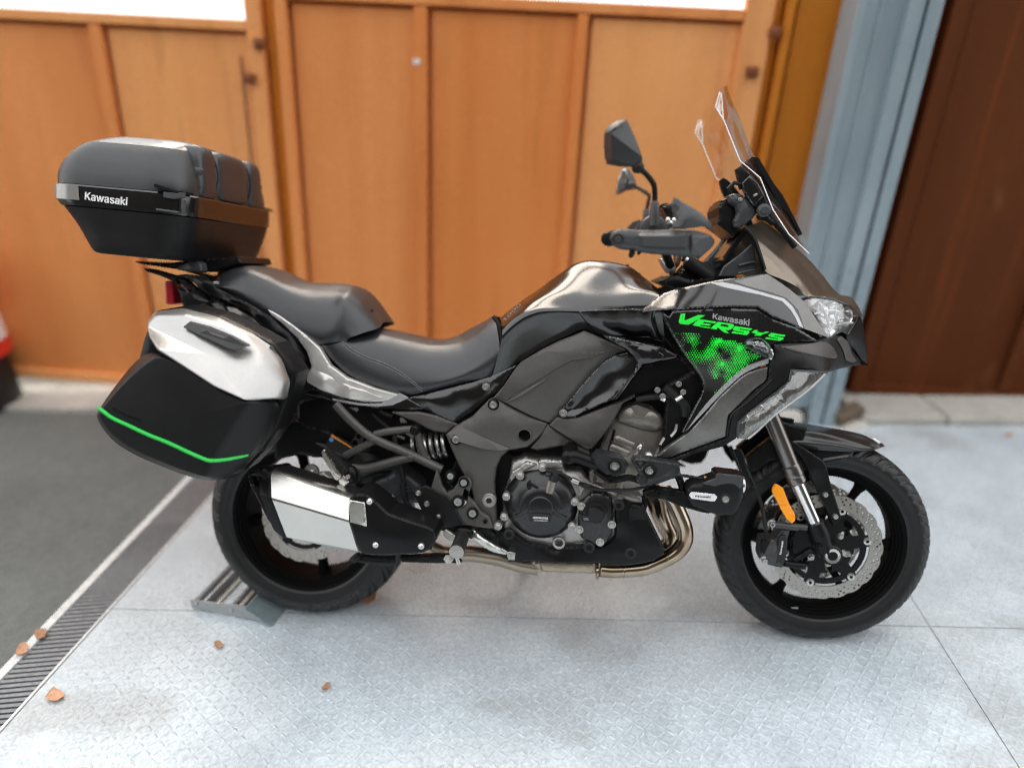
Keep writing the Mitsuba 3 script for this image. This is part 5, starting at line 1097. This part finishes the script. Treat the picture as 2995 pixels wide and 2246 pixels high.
bar2('hand_guard', hg, 'grey_plastic', 40)
hp = V("-582,409,1142 -574,409,1146 -520,409,1147 -472,405,1146 -463,400,1142 -463,400,1122 -468,402,1110 -519,409,1109 -562,409,1112 -576,409,1117")
bar2('hand_guard__raised_face', hull(hp, hp - [0, .004, 0], V("-574,421,1138 -521,421,1138 -476,418,1138 -477,418,1115 -520,421,1114 -567,421,1116")), 'grey_plastic', 15)
bar2('hand_guard__nose', hull(V("-461,398,1147 -437,386,1147 -410,366,1141 -402,354,1131 -409,356,1117 -433,376,1098 -457,390,1099"), V("-459,404,1138 -435,392,1135 -417,374,1128 -457,404,1118")), 'grey_plastic', 15)
for w in V("-624,414,1131"):
    bk('hand_guard__bolt_seat', lathe([(.0095, .0015), (.0125, .002), (.0135, -.003)], w, (0, 1, 0), 24), 'black_print', 35); bolt(w, .0078, .003, 'grey_plastic', 'hand_guard__bolt')
hx_ = panel(V("-502,398,1224 -498,398,1225 -477,400,1212 -441,398,1191 -414,385,1169 -405,372,1153 -433,398,1161 -469,408,1156 -501,408,1155 -504,402,1166 -494,402,1175 -503,400,1194 -506,398,1210"),
            V("-487,415,1177 -465,412,1190 -434,402,1172 -483,418,1162"), t=.01, r=.004, h=.007)
bar2('hand_guard__deflector', hx_, 'grey_plastic', 30)
bk('hand_guard__deflector_lip', panel(V("-500,404,1222 -494,404,1213 -476,404,1188 -482,404,1172 -494,404,1156 -500,404,1156 -493,404,1174 -495,404,1188 -504,404,1207"), t=.008, r=.003, h=.006), 'grey_plastic')
bar2('reservoir', panel(V("-513,260,1217 -503,260,1223 -486,260,1225 -480,260,1203 -484,260,1182 -498,260,1186 -506,260,1203"), t=.05, r=.008), 'satin_black')
bk('switch_housing', stack([V("-577,250,1164 -567,250,1178 -553,250,1182 -539,250,1192 -529,250,1190 -514,250,1179 -500,250,1166 -501,250,1152 -566,250,1152"), V("-577,250,1164 -567,250,1178 -553,250,1182 -539,250,1192 -529,250,1190 -514,250,1179 -500,250,1166 -501,250,1152 -566,250,1152") + [0, .07, 0]]), 'grey_plastic', 30)
bk('switch_housing__dome', lathe([(0, .006), (.020, .006), (.030, .003), (.034, -.004), (.035, -.03)], V("-538,325,1158")[0], (0, 1, 0), 32), 'grey_plastic', 35)
bk('switch_housing', stack([V("-565,-320,1201 -549,-320,1217 -529,-320,1223 -517,-320,1210 -512,-320,1199 -558,-320,1194"), V("-565,-320,1201 -549,-320,1217 -529,-320,1223 -517,-320,1210 -512,-320,1199 -558,-320,1194") + [0, .07, 0]]), 'grey_plastic', 30)
for w in V("-513,270,1178 -492,270,1175 -499,270,1183 -485,270,1182"): bk('lever_pivot', blob(w, [.006, .012, .008], .7, 2), 'steel', 40)
bk('brake_lever', tube(V("-495,300,1171 -538,330,1154 -574,370,1135 -593,400,1095 -589,410,1103"), .006, 8), 'satin_black', 40)
bk('lever_guard', panel(V("-575,400,1106 -569,400,1103 -575,400,1095 -580,400,1101"), t=.01, r=.002, h=.006), 'satin_black')
# mirrors
for s, bt, st_p, bw in ((1, "505", V("-539,350,1210 -540,352,1234 -542,356,1252 -553,368,1268 -578,395,1286"), .0105), (-1, "0", V("-501,-350,1254 -497,-352,1281 -493,-356,1305 -503,-365,1317 -534,-395,1339"), .0105)):
    bk('mirror_stem', tube(st_p, .0062, 12), 'satin_black', 40)
    b0_ = st_p[0] + [0, 0, -.045]
    bk('mirror_stem__boot', lathe([(.0118, 0), (.0115, .03), (.0098, .05), (.0068, .056)], b0_, (0, 0, 1), 20), 'grey_plastic', 35)
mo = V("-661,405,1362 -656,405,1372 -647,405,1381 -631,405,1390 -617,405,1391 -611,405,1389 -594,405,1356 -582,405,1325 -575,405,1310 -575,405,1299 -585,405,1290 -606,405,1293 -627,405,1292 -653,405,1297 -658,405,1310 -661,405,1335")
mb = mo.copy(); mb[:, 1] = .396
bk('mirror', hull(mo, mb, V("-647,440,1356 -617,434,1335 -580,414,1313 -643,436,1302 -601,418,1305 -657,416,1355")), 'guard_black', 12)
bk('mirror__socket', blob(V("-584,400,1289")[0], [.014, .014, .013], .9, 2), 'textured_black', 40)
bk('mirror__top_facet', panel(V("-660,421,1363 -647,421,1379 -618,421,1388 -612,420,1386 -637,438,1372 -648,443,1359 -657,424,1358"), t=.004, r=.002, h=.006), 'grey_plastic')
mf_ = panel(V("-588,-440,1323 -596,-440,1322 -597,-440,1342 -591,-432,1374 -580,-425,1406 -573,-424,1409 -558,-420,1401 -544,-418,1382 -533,-418,1358 -534,-420,1340 -549,-425,1335 -565,-430,1334"), V("-558,-405,1371 -553,-404,1352"), t=.03, r=.006, h=.006)
bk('mirror', mf_, 'grey_plastic', 25)
bk('mirror__glass', panel(V("-595,-412,1323 -597,-412,1339 -591,-406,1371 -579,-400,1398 -568,-398,1398 -565,-396,1376 -572,-404,1338"), t=.003, r=.001, h=.006), 'mirror_glass')
bk('mirror__socket', blob(V("-548,-392,1348")[0], [.014, .012, .010], .9, 2), 'grey_plastic', 40)

# ---------------------------------------------------------------- front fork, fender, brakes
fa, fb, fc_, fd_ = V("-192,105,692 -123,105,540 -105,105,497 -46,105,376")
fdir = (fc_ - fa) / np.linalg.norm(fc_ - fa)
top = fa - fdir * .28
R1 = .0228
for s in (1, -1):
    S_ = np.array([1, s, 1])
    bk('fork__outer_tube', tube(np.array([top, fb]) * S_, .0222, 28, smooth=False), 'fork_grey', 40)
    bk('fork__collar', lathe([(.0222, -.004), (.0232, 0), (.0240, .004), (.0240, .016), (.0254, .018), (.0254, .030), (.0240, .032), (.0250, .036), (.0250, .050), (.021, .054), (.017, .054)], fb * S_, fdir * S_, 36), 'fork_grey', 35)
    bk('fork__stanchion', tube(np.array([fc_, fd_ + fdir * .03]) * S_, .0178, 28, smooth=False), 'chrome', 40)
    ax_ = np.array([FX + .0, .112, FZ - .004])
    lg = [fd_ - fdir * .006, fd_ + fdir * .03, fd_ + fdir * .075, ax_ + [-.004, -.004, .012]]
    bk('fork__lower_leg', tube(np.array(lg) * S_, [.0245, .026, .024, .023], 24), 'satin_black', 40)
    bk('fork__axle_clamp', lathe([(0, .012), (.024, .012), (.028, .009), (.030, .003), (.030, -.030), (0, -.03)], ax_ * S_, (0, s, 0), 32), 'satin_black', 35)
    bk('fork__axle', lathe([(.0125, .004), (.0135, .015), (.020, .016), (.0215, .013), (.0215, .010)], ax_ * S_, (0, s, 0), 36), 'steel', 35)
    bk('fork__axle_bore', lathe([(0, -.004), (.006, -.003), (.0125, .006)][::-1], ax_ * S_, (0, s, 0), 24), 'dull_steel', 35)
for w in V("-34,125,324 -44,125,321"): bolt(w, .006, .006, 'satin_black', 'fork__pinch_bolt')
fen = loft([V("-135,0,618 -95,0,625 -48,0,626 8,0,625 61,0,618 104,0,608 128,0,596 154,0,586 162,0,578"),
            V("-143,30,619 -103,30,626 -57,30,628 -12,30,624 37,30,612 79,30,601 109,30,593 130,30,587 149,30,584"),
            V("-150,58,614 -110,58,623 -69,58,628 -32,58,623 21,58,610 63,58,598 95,58,589 115,58,585 135,58,589"),
            V("-144,64,602 -120,64,610 -91,64,612 -53,64,606 -11,64,600 31,64,594 72,64,586 103,64,584 131,64,590"),
            V("-138,74,594 -113,74,598 -93,74,599 -55,74,598 -14,74,595 27,74,590 71,74,582 99,74,584 126,74,592"),
            V("-132,68,586 -102,68,585 -85,68,579 -52,68,576 -11,68,575 45,68,574 74,68,576 102,68,580 127,68,590")], 50, 60)
bk('front_fender', fen, 'metal_graphite_dark', True)
bk('front_fender__reflector', panel(V("121,20,601 129,20,602 140,20,595 145,20,588 138,20,588 129,20,593"), t=.01, r=.003, h=.006), 'acrylic_edge')
bk2('front_fender__stay', panel(V("-126,98,610 -92,98,590 -58,98,569 -34,98,553 -24,98,536 -14,98,501 2,98,458 15,98,423 26,98,394 12,98,374 3,98,370 -16,98,413 -37,98,456 -61,98,499 -85,98,546 -100,98,568 -120,98,584"), V("-53,104,536"), t=.02, r=.003), 'satin_black')
for w in V("-24,102,460 7,102,399"): bolt(w, .0072, .006)
bk2('front_fender__rear_shell', panel(V("-142,72,652 -108,72,642 -75,72,637 -84,72,588 -111,72,561 -144,72,546 -168,72,541 -200,72,513 -221,72,503 -236,72,548 -208,72,575 -172,72,607"), t=.02, r=.004), 'satin_black')
bk('front_fender__strut', tube(V("-24,60,548 4,60,554 43,60,562"), .0045, 8), 'matte_graphite', 40)
bk('front_fender__inner', panel(V("-83,62,575 -29,62,573 47,62,571 42,62,555 -6,62,542 -33,62,538 -57,62,552"), t=.01, r=.002), 'satin_black')
bk2('radiator_shroud', panel(V("-285,140,585 -266,140,590 -255,140,573 -249,140,542 -221,140,491 -228,140,480 -252,140,511 -268,140,546"), t=.01, r=.003), 'satin_black')
o1 = panel(V("-166,128,491 -157,128,489 -145,128,481 -127,128,440 -151,128,430 -173,128,469 -172,128,480"), t=.010, r=.0015, h=.008)
o2 = panel(V("-151,128,429 -127,128,440 -108,128,408 -107,128,391 -114,128,382 -130,128,394"), V("-119,124,403"), t=.010, r=.0015, h=.008)
bk2('fork_reflector', cat(o1, o2), 'amber', 30)
bk2('fork_reflector__bracket', panel(V("-160,121,481 -142,121,478 -106,121,404 -113,121,386 -128,121,397"), t=.006, r=.001, h=.008), 'satin_black')
bk2('brake_hose', tube(V("-246,90,542 -230,95,509 -218,100,484 -204,105,453 -191,112,413 -187,120,385 -179,122,344"), .0055, 10), 'rubber', 40)
bk2('brake_hose__fitting', tube(V("-182,122,355 -178,122,341"), .008, 10, smooth=False), 'satin_black', 40)
cal = panel(V("-190,108,290 -188,108,324 -181,108,327 -149,108,331 -143,108,347 -136,108,360 -122,108,362 -110,108,360 -111,108,348 -116,108,330 -117,108,285 -120,108,253 -125,108,244 -151,108,248 -185,108,260 -191,108,277"), V("-152,126,335 -135,126,358 -140,126,302 -152,126,261"), t=.05, r=.006, h=.008)
bk2('brake_caliper__body', cal, 'grey_plastic', 25)
bk('brake_caliper__face', panel(V("-145,128,344 -126,128,345 -125,128,304 -128,128,265 -152,128,266 -151,128,287 -147,128,323"), t=.01, r=.002, h=.008), 'black_print')
bk('brake_caliper__lettering', words('Kawasaki', V("-138,129,292 -134,129,331 -140,129,331 -144,129,293"), .0005), 'white_print', False)
bk('brake_caliper__bridge', panel(V("-189,116,325 -154,116,329 -151,116,323 -162,116,302 -160,116,291 -172,116,283 -189,116,289"), t=.01, r=.003, h=.008), 'satin_black')
bk('brake_caliper__pin', tube(V("-171,115,373 -142,115,371 -110,115,368 -94,115,367"), .0100, 14, smooth=False), 'grey_plastic', 40)
bk('brake_caliper__pin', tube(V("-101,112,369 -70,112,366"), .0085, 14, smooth=False), 'grey_plastic', 40)
bk('brake_caliper__pin', tube(V("-123,112,261 -98,112,257 -67,112,255"), .0095, 14, smooth=False), 'satin_black', 40)
for w in V("-166,122,376 -180,122,269"): bolt(w, .008, .008, name='brake_caliper__bolt')
bk2('caliper_mount', panel(V("-69,100,368 -55,100,352 -40,100,308 -68,100,291 -88,100,279 -100,100,282 -106,100,328 -95,100,351"), t=.02, r=.005), 'satin_black')
bk2('caliper_mount__arm', panel(V("-94,110,276 -55,110,305 -42,110,298 -70,110,279 -101,110,248 -105,110,252"), t=.012, r=.003), 'satin_black')
bk2('fog_lamp__body', panel(V("-425,285,512 -421,285,522 -409,285,530 -392,285,533 -357,285,547 -357,285,556 -349,285,561 -317,285,558 -290,285,556 -286,285,546 -284,285,515 -284,285,498 -294,285,468 -307,285,451 -339,285,447 -362,285,453 -409,285,471 -419,285,485"), V("-413,290,524 -355,290,523 -298,290,518"), t=.06, r=.008), 'textured_black')
bk('fog_lamp__top', panel(V("-390,289,533 -356,289,548 -357,289,556 -349,289,561 -293,289,556 -288,289,533 -298,289,516 -343,289,521"), t=.004, r=.002), 'grey_plastic')
bk2('fog_lamp__lens', blob(V("-284,262,526")[0], [.008, .022, .022], .9, 2), 'chrome', True)
bk('fog_lamp__badge', panel(V("-420,292,501 -416,292,509 -409,292,510 -357,292,507 -350,292,499 -356,292,488 -365,292,488 -414,292,493"), t=.004, r=.001, h=.008), 'white_badge')
bk('fog_lamp__badge_lettering', words('Kawasaki', V("-405,293,499 -367,293,497 -367,293,502 -405,293,503"), .0004), 'black_print', False)
for w in V("-330,290,495"): bk('fog_lamp__bolt_seat', lathe([(.010, .001), (.0135, .002), (.0145, -.004)], w, (0, 1, 0), 24), 'black_print', 35); bolt(w, .009, .006, name='fog_lamp__bolt')
bk2('fog_lamp__bracket', panel(V("-532,240,489 -492,240,503 -440,240,497 -416,240,493 -407,240,469 -349,240,436 -378,240,440 -438,240,455 -474,240,471 -522,240,474"), t=.02, r=.004), 'satin_black')
for w in V("-492,245,492 -454,245,488"): bolt(w, .008, .005, 'satin_black', 'fog_lamp__bracket_bolt')
bk2('fog_lamp__bracket_arm', panel(V("-443,235,526 -433,235,526 -425,235,501 -427,235,491 -434,235,496"), t=.015, r=.003), 'satin_black')
bk('fog_lamp__cable', tube(V("-440,250,540 -417,250,539 -393,250,536 -375,250,536"), .0035, 8), 'rubber', 40)
bk('fog_lamp__cable_end', tube(V("-379,250,538 -369,250,535"), .006, 8), 'brass', 40)

# ---------------------------------------------------------------- rider footrest, brake pedal, heel plates
bk2('footrest_bracket__heel_plate', panel(V("-1157,215,460 -1138,215,469 -1117,215,477 -1098,215,468 -1059,215,451 -1042,215,433 -1009,215,367 -1056,215,358 -1089,215,353 -1129,215,405"), t=.01, r=.003), 'textured_black')
bk2('footrest_bracket', panel(V("-1087,210,524 -1073,210,476 -1058,210,454 -1042,210,466 -1030,210,485 -1024,210,499 -1010,210,504 -995,210,498 -990,210,485 -995,210,467 -1002,210,448 -980,210,430 -967,210,408 -941,210,392 -931,210,363 -943,210,359 -1014,210,367 -1051,210,375 -1088,210,406 -1110,210,444"), t=.015, r=.003, holes=[V("-1010,210,471 -999,210,462 -1004,210,429 -1017,210,415 -1025,210,424")]), 'matte_graphite')
bk('footrest_bracket__lower_plate', panel(V("-1072,200,369 -1011,200,363 -944,200,357 -925,200,337 -940,200,317 -978,200,350 -1019,200,348 -1038,200,339 -1091,200,345 -1121,200,378"), t=.02, r=.004), 'satin_black')
for w, r_ in zip(V("-1011,214,489 -1027,214,434 -987,214,403"), (.011, .0135, .0125)):
    bk('footrest_bracket__washer', lathe([(r_ * .7, .002), (r_ * 1.25, .003), (r_ * 1.35, -.004)], w, (0, 1, 0), 28), 'satin_black', 35); bolt(w, r_ * .85, .005, 'dull_steel', 'footrest_bracket__bolt')
for w in V("-1049,205,504"): bk('footrest_bracket__washer', lathe([(0, .003), (.014, .004), (.016, -.01)], w, (0, 1, 0), 28), 'satin_black', 35); bolt(w + [0, .004, 0], .009, .004, 'dull_steel', 'footrest_bracket__bolt')
for w in V("-952,213,381"): bolt(w, .006, .003, 'satin_black', 'footrest_bracket__bolt')
for w in V("-1114,219,425 -1082,219,388 -1138,219,455"): bolt(w, .0062, .003, name='footrest_bracket__heel_bolt')
pg = V("-1014,205,340 -1016,255,334 -1014,310,330")
bk('footrest', tube(pg, [.0165, .0175, .0165], 18, k=30), 'rubber', 40)
pdir = (pg[2] - pg[0]) / np.linalg.norm(pg[2] - pg[0])
for t in np.linspace(.08, .92, 9):
    bk('footrest__ridge', lathe([(.0172, -.0022), (.0190, -.001), (.0190, .001), (.0172, .0022)], pg[0] + (pg[2] - pg[0]) * t, pdir, 20), 'rubber', 35)
bk('footrest__end_plate', lathe([(0, 0), (.019, 0), (.0195, .003), (.0, .005)], pg[2], pdir, 18), 'cast_alloy', 35)
bk('footrest__bank_feeler', tube(V("-1015,305,320 -1013,305,306 -1008,305,293"), .0055, 10), 'steel', 40)
bk('footrest__pivot', tube(V("-1037,205,343 -1021,210,352 -995,210,347 -992,205,332"), .0085, 10), 'satin_black', 40)
bk('footrest__spring', tube(V("-1009,215,350 -1002,215,335 -995,210,328"), .004, 8), 'steel', 40)
bk('brake_pedal', panel(V("-988,220,359 -981,220,357 -967,220,343 -941,220,326 -915,220,312 -890,220,300 -892,220,289 -915,220,292 -941,220,300 -964,220,313 -980,220,326 -991,220,337 -984,220,345"), V("-966,227,335 -922,227,309"), t=.012, r=.004, h=.008), 'brushed_alloy')
bk('brake_pedal__pad', panel(V("-889,236,303 -885,236,307 -868,236,304 -867,236,294 -869,236,284 -884,236,283 -888,236,290"), t=.04, r=.003, h=.006), 'brushed_alloy')
for k in range(5): bk('brake_pedal__pad_rib', tube(V("-884,238,306 -885,238,284") + [.0042 * k, 0, 0], .0012, 6), 'cast_alloy')
bk('rear_brake__rod', tube(V("-1126,205,388 -1101,205,363 -1081,205,352"), .006, 10), 'cast_alloy', 40)
bk('rear_brake__clevis', panel(V("-1069,215,348 -1062,215,355 -1033,215,335 -1036,215,326 -1052,215,321 -1068,215,334"), t=.012, r=.003, h=.006), 'cast_alloy')
bk('rear_brake__joint', blob(V("-1120,210,384")[0], [.012, .01, .012], .9, 2), 'cast_alloy', 40)
bk('rear_brake__switch', tube(V("-1114,200,360 -1102,200,341 -1098,200,333"), .005, 8), 'cast_alloy', 40)
bk('rear_brake__bracket', panel(V("-1150,208,438 -1142,208,442 -1084,208,369 -1075,208,361 -1081,208,353 -1092,208,356"), t=.006, r=.001, h=.008), 'cast_alloy')
# pillion footrest
bk2('pillion_footrest', panel(V("-1410,215,560 -1404,215,569 -1395,215,566 -1387,215,549 -1370,215,523 -1353,215,497 -1365,215,487 -1380,215,501 -1394,215,523 -1405,215,540 -1409,215,551"), t=.018, r=.004, h=.008), 'brushed_alloy')
pr_ = panel(V("-1394,222,575 -1390,222,577 -1380,222,565 -1360,222,544 -1339,222,521 -1333,222,511 -1346,222,499 -1351,222,500 -1368,222,527 -1384,222,552 -1393,222,567"), t=.02, r=.005, h=.008)
bk2('pillion_footrest__rubber', pr_, 'rubber', 30)
for k in range(7):
    c = V("-1385,224,566")[0] * (1 - k / 6.5) + V("-1342,224,515")[0] * (k / 6.5)
    bk('pillion_footrest__tread', rbox(c - [.010, .003, .0035], c + [.008, .003, .0035], .002), 'rubber')
bk2('pillion_footrest__lug', panel(V("-1366,215,483 -1349,215,498 -1340,215,491 -1333,215,476 -1348,215,463 -1361,215,471"), t=.025, r=.004, h=.008), 'brushed_alloy')
bk('pillion_footrest__hinge', blob(V("-1339,190,493")[0], [.024, .02, .026], .8, 2), 'satin_black', 40)
for w in V("-1336,212,493"): bolt(w, .007, .004)
bk('pillion_footrest__clip', tube(V("-1380,205,474 -1373,205,465 -1362,205,459"), .005, 8), 'satin_black', 40)
# ================================================================ luggage: things of their own
lug_ = lambda k, m, mt, s=30, **l: put(k, m, mt, s, BT, **l)
# ---------------------------------------------------------------- top case
def ring(zc, xr, xf, hw, rc=.06, n=72, rf=None):
    """A rounded rectangle, tilted like the rack."""
    xr, xf = xr - .026, xf - .026
    P = shapely.geometry.box(xr, -hw, xf, hw).buffer(-rc).buffer(rc, 12)
    c = np.array(P.exterior.coords)[:-1]
    s = np.r_[0, np.cumsum(np.linalg.norm(np.diff(np.vstack([c, c[:1]]), axis=0), axis=1))]
    L = shapely.LineString(P.exterior.coords); a0 = L.project(Point(xf, 0))
    q = np.array([L.interpolate((a0 + L.length * i / n) % L.length).coords[0] for i in range(n)])
    return np.c_[q[:, 0], q[:, 1], zc - .085 * (q[:, 0] + 1.9)]
def sm(R, m):
    R = np.array(R); w = np.r_[0, np.cumsum(np.linalg.norm(np.diff(R, axis=0), axis=2).mean(1))]
    return list(Akima1DInterpolator(w, R, method='makima')(np.linspace(0, w[-1], m)))
low = sm([ring(1.088, -1.997, -1.757, .238, .05), ring(1.0935, -2.010, -1.748, .252, .06), ring(1.113, -2.022, -1.739, .260, .07), ring(1.150, -2.040, -1.722, .266, .075), ring(1.205, -2.075, -1.706, .279, .08)], 24)
lug_('top_case__lower_shell', stack(low), 'textured_black')
band = [ring(1.2055, -2.074, -1.7055, .2785, .08), ring(1.208, -2.082, -1.703, .282, .08), ring(1.226, -2.092, -1.700, .285, .08), ring(1.258, -2.092, -1.699, .285, .08), ring(1.262, -2.088, -1.702, .282, .08)]
lug_('top_case__band', stack(band), 'gloss_black')
lid = sm([ring(1.2635, -2.086, -1.715, .280, .08), ring(1.285, -2.086, -1.712, .279, .08), ring(1.320, -2.072, -1.716, .274, .08), ring(1.355, -2.045, -1.722, .262, .08), ring(1.378, -2.018, -1.728, .245, .075)], 20)
lug_('top_case__lid', stack(lid), 'lid_grey')
ltop = sm([ring(1.3785, -2.016, -1.729, .2435, .075), ring(1.394, -1.996, -1.735, .208, .07), ring(1.408, -1.968, -1.75, .165, .06), ring(1.414, -1.93, -1.80, .10, .04), ring(1.416, -1.88, -1.85, .02, .008)], 16)
lug_('top_case__lid_top', stack(ltop), 'satin_grey_top', 40)
lens = [r_ for r_ in (ring(1.224, -2.0935, -1.70, .2865, .08), ring(1.260, -2.0935, -1.70, .2865, .08))]
rr1 = [r_[(r_[:, 0] < -2.005) & (r_[:, 1] > .02)] for r_ in (ring(1.222, -2.0935, -1.70, .2866, .08, 144), ring(1.259, -2.0935, -1.70, .2866, .08, 144))]
nr = len(rr1[0]); lug_('top_case__rear_reflector', trimesh.Trimesh(np.vstack(rr1), grid_faces(2, nr), process=False), 'reflector_trim', 40)
lug_('top_case__lettering', words('Kawasaki', V("-1995,286,1232 -1879,286,1217 -1876,286,1238 -1992,286,1253"), .0012), 'white_print', False)
lug_('top_case__trim_line', tube(np.array([[-1.80 + .0, .2858, 1.216 - .085 * .1], [-1.74, .2858, 1.2135 - .085 * .16]]), .0035, 8, smooth=False), 'grey_plastic')
lug_('top_case__band_plate', panel(V("-1779,285,1252 -1720,285,1249 -1721,285,1236 -1753,285,1234 -1780,285,1238"), t=.003, r=.001, h=.006), 'grey_plastic')
lug_('top_case__front_trim', panel(V("-1730,285,1233 -1720,285,1232 -1724,285,1197 -1732,285,1197"), t=.003, r=.001, h=.006), 'grey_plastic')
for s in (1, -1): lug_('top_case__tab', stack([np.array([[-1.80, s * .235, 1.272], [-1.725, s * .235, 1.254], [-1.725, s * .235, 1.248], [-1.80, s * .235, 1.264]]), np.array([[-1.80, s * .290, 1.272], [-1.74, s * .286, 1.254], [-1.74, s * .286, 1.248], [-1.80, s * .290, 1.264]])]), 'satin_black', False)
lug_('top_case__backrest_pad', blob([-1.768, 0, 1.318], [.042, .100, .070], .38), 'vinyl', True)
for s in (1, -1):
    lug_('top_case__backrest_pad', blob([-1.772, s * .142, 1.316], [.046, .048, .074], .45), 'vinyl', True)
    lug_('top_case__pad_piping', tube(np.array([[-1.772 + .046 * math.cos(a) * .98, s * .100, 1.318 + .070 * math.sin(a)] for a in np.linspace(-1.4, 1.7, 14)]), .0022, 6), 'rubber', 40)
ear = np.array([[-1.795, .240, 1.285], [-1.800, .240, 1.355], [-1.780, .240, 1.372], [-1.745, .243, 1.362], [-1.712, .243, 1.325], [-1.725, .243, 1.285], [-1.755, .243, 1.262]]) + [-.014, -.058, -.004]
for s in (1, -1):
    m = panel(ear, np.array([[-1.779, .196, 1.311]]), t=.02, r=.006, h=.01); lug_('top_case__pad_ear', m if s > 0 else mir(m), 'vinyl')
labels['top_case'] = {'label': 'black top case with backrest pads on the rear rack', 'category': 'top case'}

# ---------------------------------------------------------------- side cases
def pannier(flip, key):
    T_ = (lambda m: mir(m)) if flip else (lambda m: m)
    L = lambda n, m, mt, s=30: lug_(key + '__' + n, T_(m), mt, s)
    inner = panel(V("-1816,330,926 -1798,330,950 -1718,330,964 -1626,330,942 -1536,330,901 -1482,330,871 -1454,330,836 -1426,330,796 -1449,330,721 -1485,330,642 -1532,330,581 -1578,330,533 -1617,330,508 -1706,330,514 -1815,330,544 -1923,330,588 -1974,330,647 -1983,330,672 -1916,330,762 -1860,330,812 -1839,330,874"), t=.09, r=.02, h=.02)
    L('inner_half', inner, 'satin_black')
    o1 = V("-1842,340,830 -1787,340,850 -1638,340,757 -1553,340,733 -1462,340,730 -1480,340,664 -1519,340,604 -1558,340,559 -1604,340,514 -1680,340,505 -1768,340,528 -1916,340,587 -1973,340,659 -1964,340,689 -1910,340,757")
    o2 = V("-1788,420,839 -1736,420,858 -1595,420,769 -1513,420,747 -1438,420,744 -1456,420,681 -1494,420,624 -1531,420,585 -1572,420,539 -1635,420,531 -1718,420,554 -1860,420,609 -1915,420,679 -1906,420,706 -1852,420,770")
    o3 = V("-1744,475,838 -1693,475,860 -1564,475,776 -1494,475,748 -1462,475,751 -1489,475,698 -1523,475,649 -1553,475,611 -1578,475,558 -1604,475,555 -1684,475,577 -1817,475,630 -1871,475,694 -1863,475,719 -1809,475,780")
    o4 = V("-1724,492,832 -1680,492,856 -1556,492,776 -1491,492,748 -1483,492,748 -1511,492,710 -1541,492,667 -1583,492,606 -1592,492,566 -1602,492,566 -1673,492,588 -1801,492,640 -1853,492,702 -1845,492,719 -1788,492,780")
    L('lower_shell', stack(sm([chaikin(o) for o in (o1, o2, o3, o4)], 14)), 'textured_black', 50)
    s1 = V("-1808,345,923 -1787,345,949 -1710,345,958 -1619,345,938 -1532,345,900 -1479,345,866 -1454,345,832 -1440,345,782 -1458,345,730 -1550,345,737 -1635,345,761 -1783,345,852 -1805,345,885")
    s2 = V("-1787,380,923 -1774,362,947 -1697,362,955 -1607,362,934 -1531,362,896 -1479,370,859 -1450,385,827 -1427,410,785 -1429,425,745 -1495,470,754 -1567,470,780 -1711,460,864 -1757,420,891")
    s3 = V("-1774,400,918 -1759,385,941 -1678,390,942 -1590,390,917 -1521,390,882 -1489,400,855 -1476,425,829 -1475,455,797 -1480,488,754 -1487,492,754 -1556,492,782 -1696,485,865 -1744,440,892")
    s4 = V("-1764,408,914 -1746,396,931 -1671,398,928 -1586,398,903 -1529,402,868 -1507,410,847 -1499,432,827 -1497,462,797 -1489,496,760 -1494,498,763 -1551,498,787 -1688,492,870 -1732,450,893")
    L('silver_cover', stack(sm([crisp(o) for o in (s1, s2, s3, s4)], 14)), 'metal_silver', 40)
    L('cover_seam', tube(V("-1479,352,867 -1458,354,827 -1445,356,780 -1461,356,732"), .004, 8), 'grey_plastic', 40)
    hr = V("-1672,416,916 -1659,404,930 -1608,404,918 -1550,408,897 -1500,414,874 -1515,424,870 -1533,432,863 -1554,432,869 -1609,428,892")
    L('handle_recess', panel(hr, t=.004, r=.0012, h=.008), 'black_print')
    L('handle', panel(V("-1637,421,904 -1606,421,913 -1599,421,904 -1565,421,893 -1552,421,900 -1528,421,888 -1516,421,877 -1538,421,869 -1569,421,878 -1612,421,895"), t=.006, r=.002, h=.008), 'grey_plastic')
    L('green_strip', tube(np.vstack([V("-1852,494,725 -1839,494,716 -1821,494,703 -1778,494,684 -1730,494,663 -1681,494,645 -1632,494,624 -1608,494,614 -1582,494,605"), V("-1569,486,603 -1544,462,602 -1519,424,603")]), .0048, 10), 'green_gloss', 40)
    if not flip: L('embossed_lettering', words('Kawasaki', V("-1816,492,717 -1747,492,690 -1749,492,702 -1816,492,728"), .0012), 'textured_black', False)
pannier(False, 'side_case')
labels['side_case'] = {'label': 'right side case with silver cover and green strip, nearest the viewer', 'category': 'side case', 'group': 'side cases'}
pannier(True, 'side_case_001')
labels['side_case_001'] = {'label': 'left side case on the far side of the motorcycle', 'category': 'side case', 'group': 'side cases'}
labels['motorcycle'] = {'label': 'black touring motorcycle with green graphics leaning on its stand', 'category': 'motorcycle'}
for k in list(scene):
    if k.startswith('motorcycle__') and k.endswith('dot_graphic'): labels[k] = {'label': 'green halftone dot graphic', 'kind': 'stuff'}
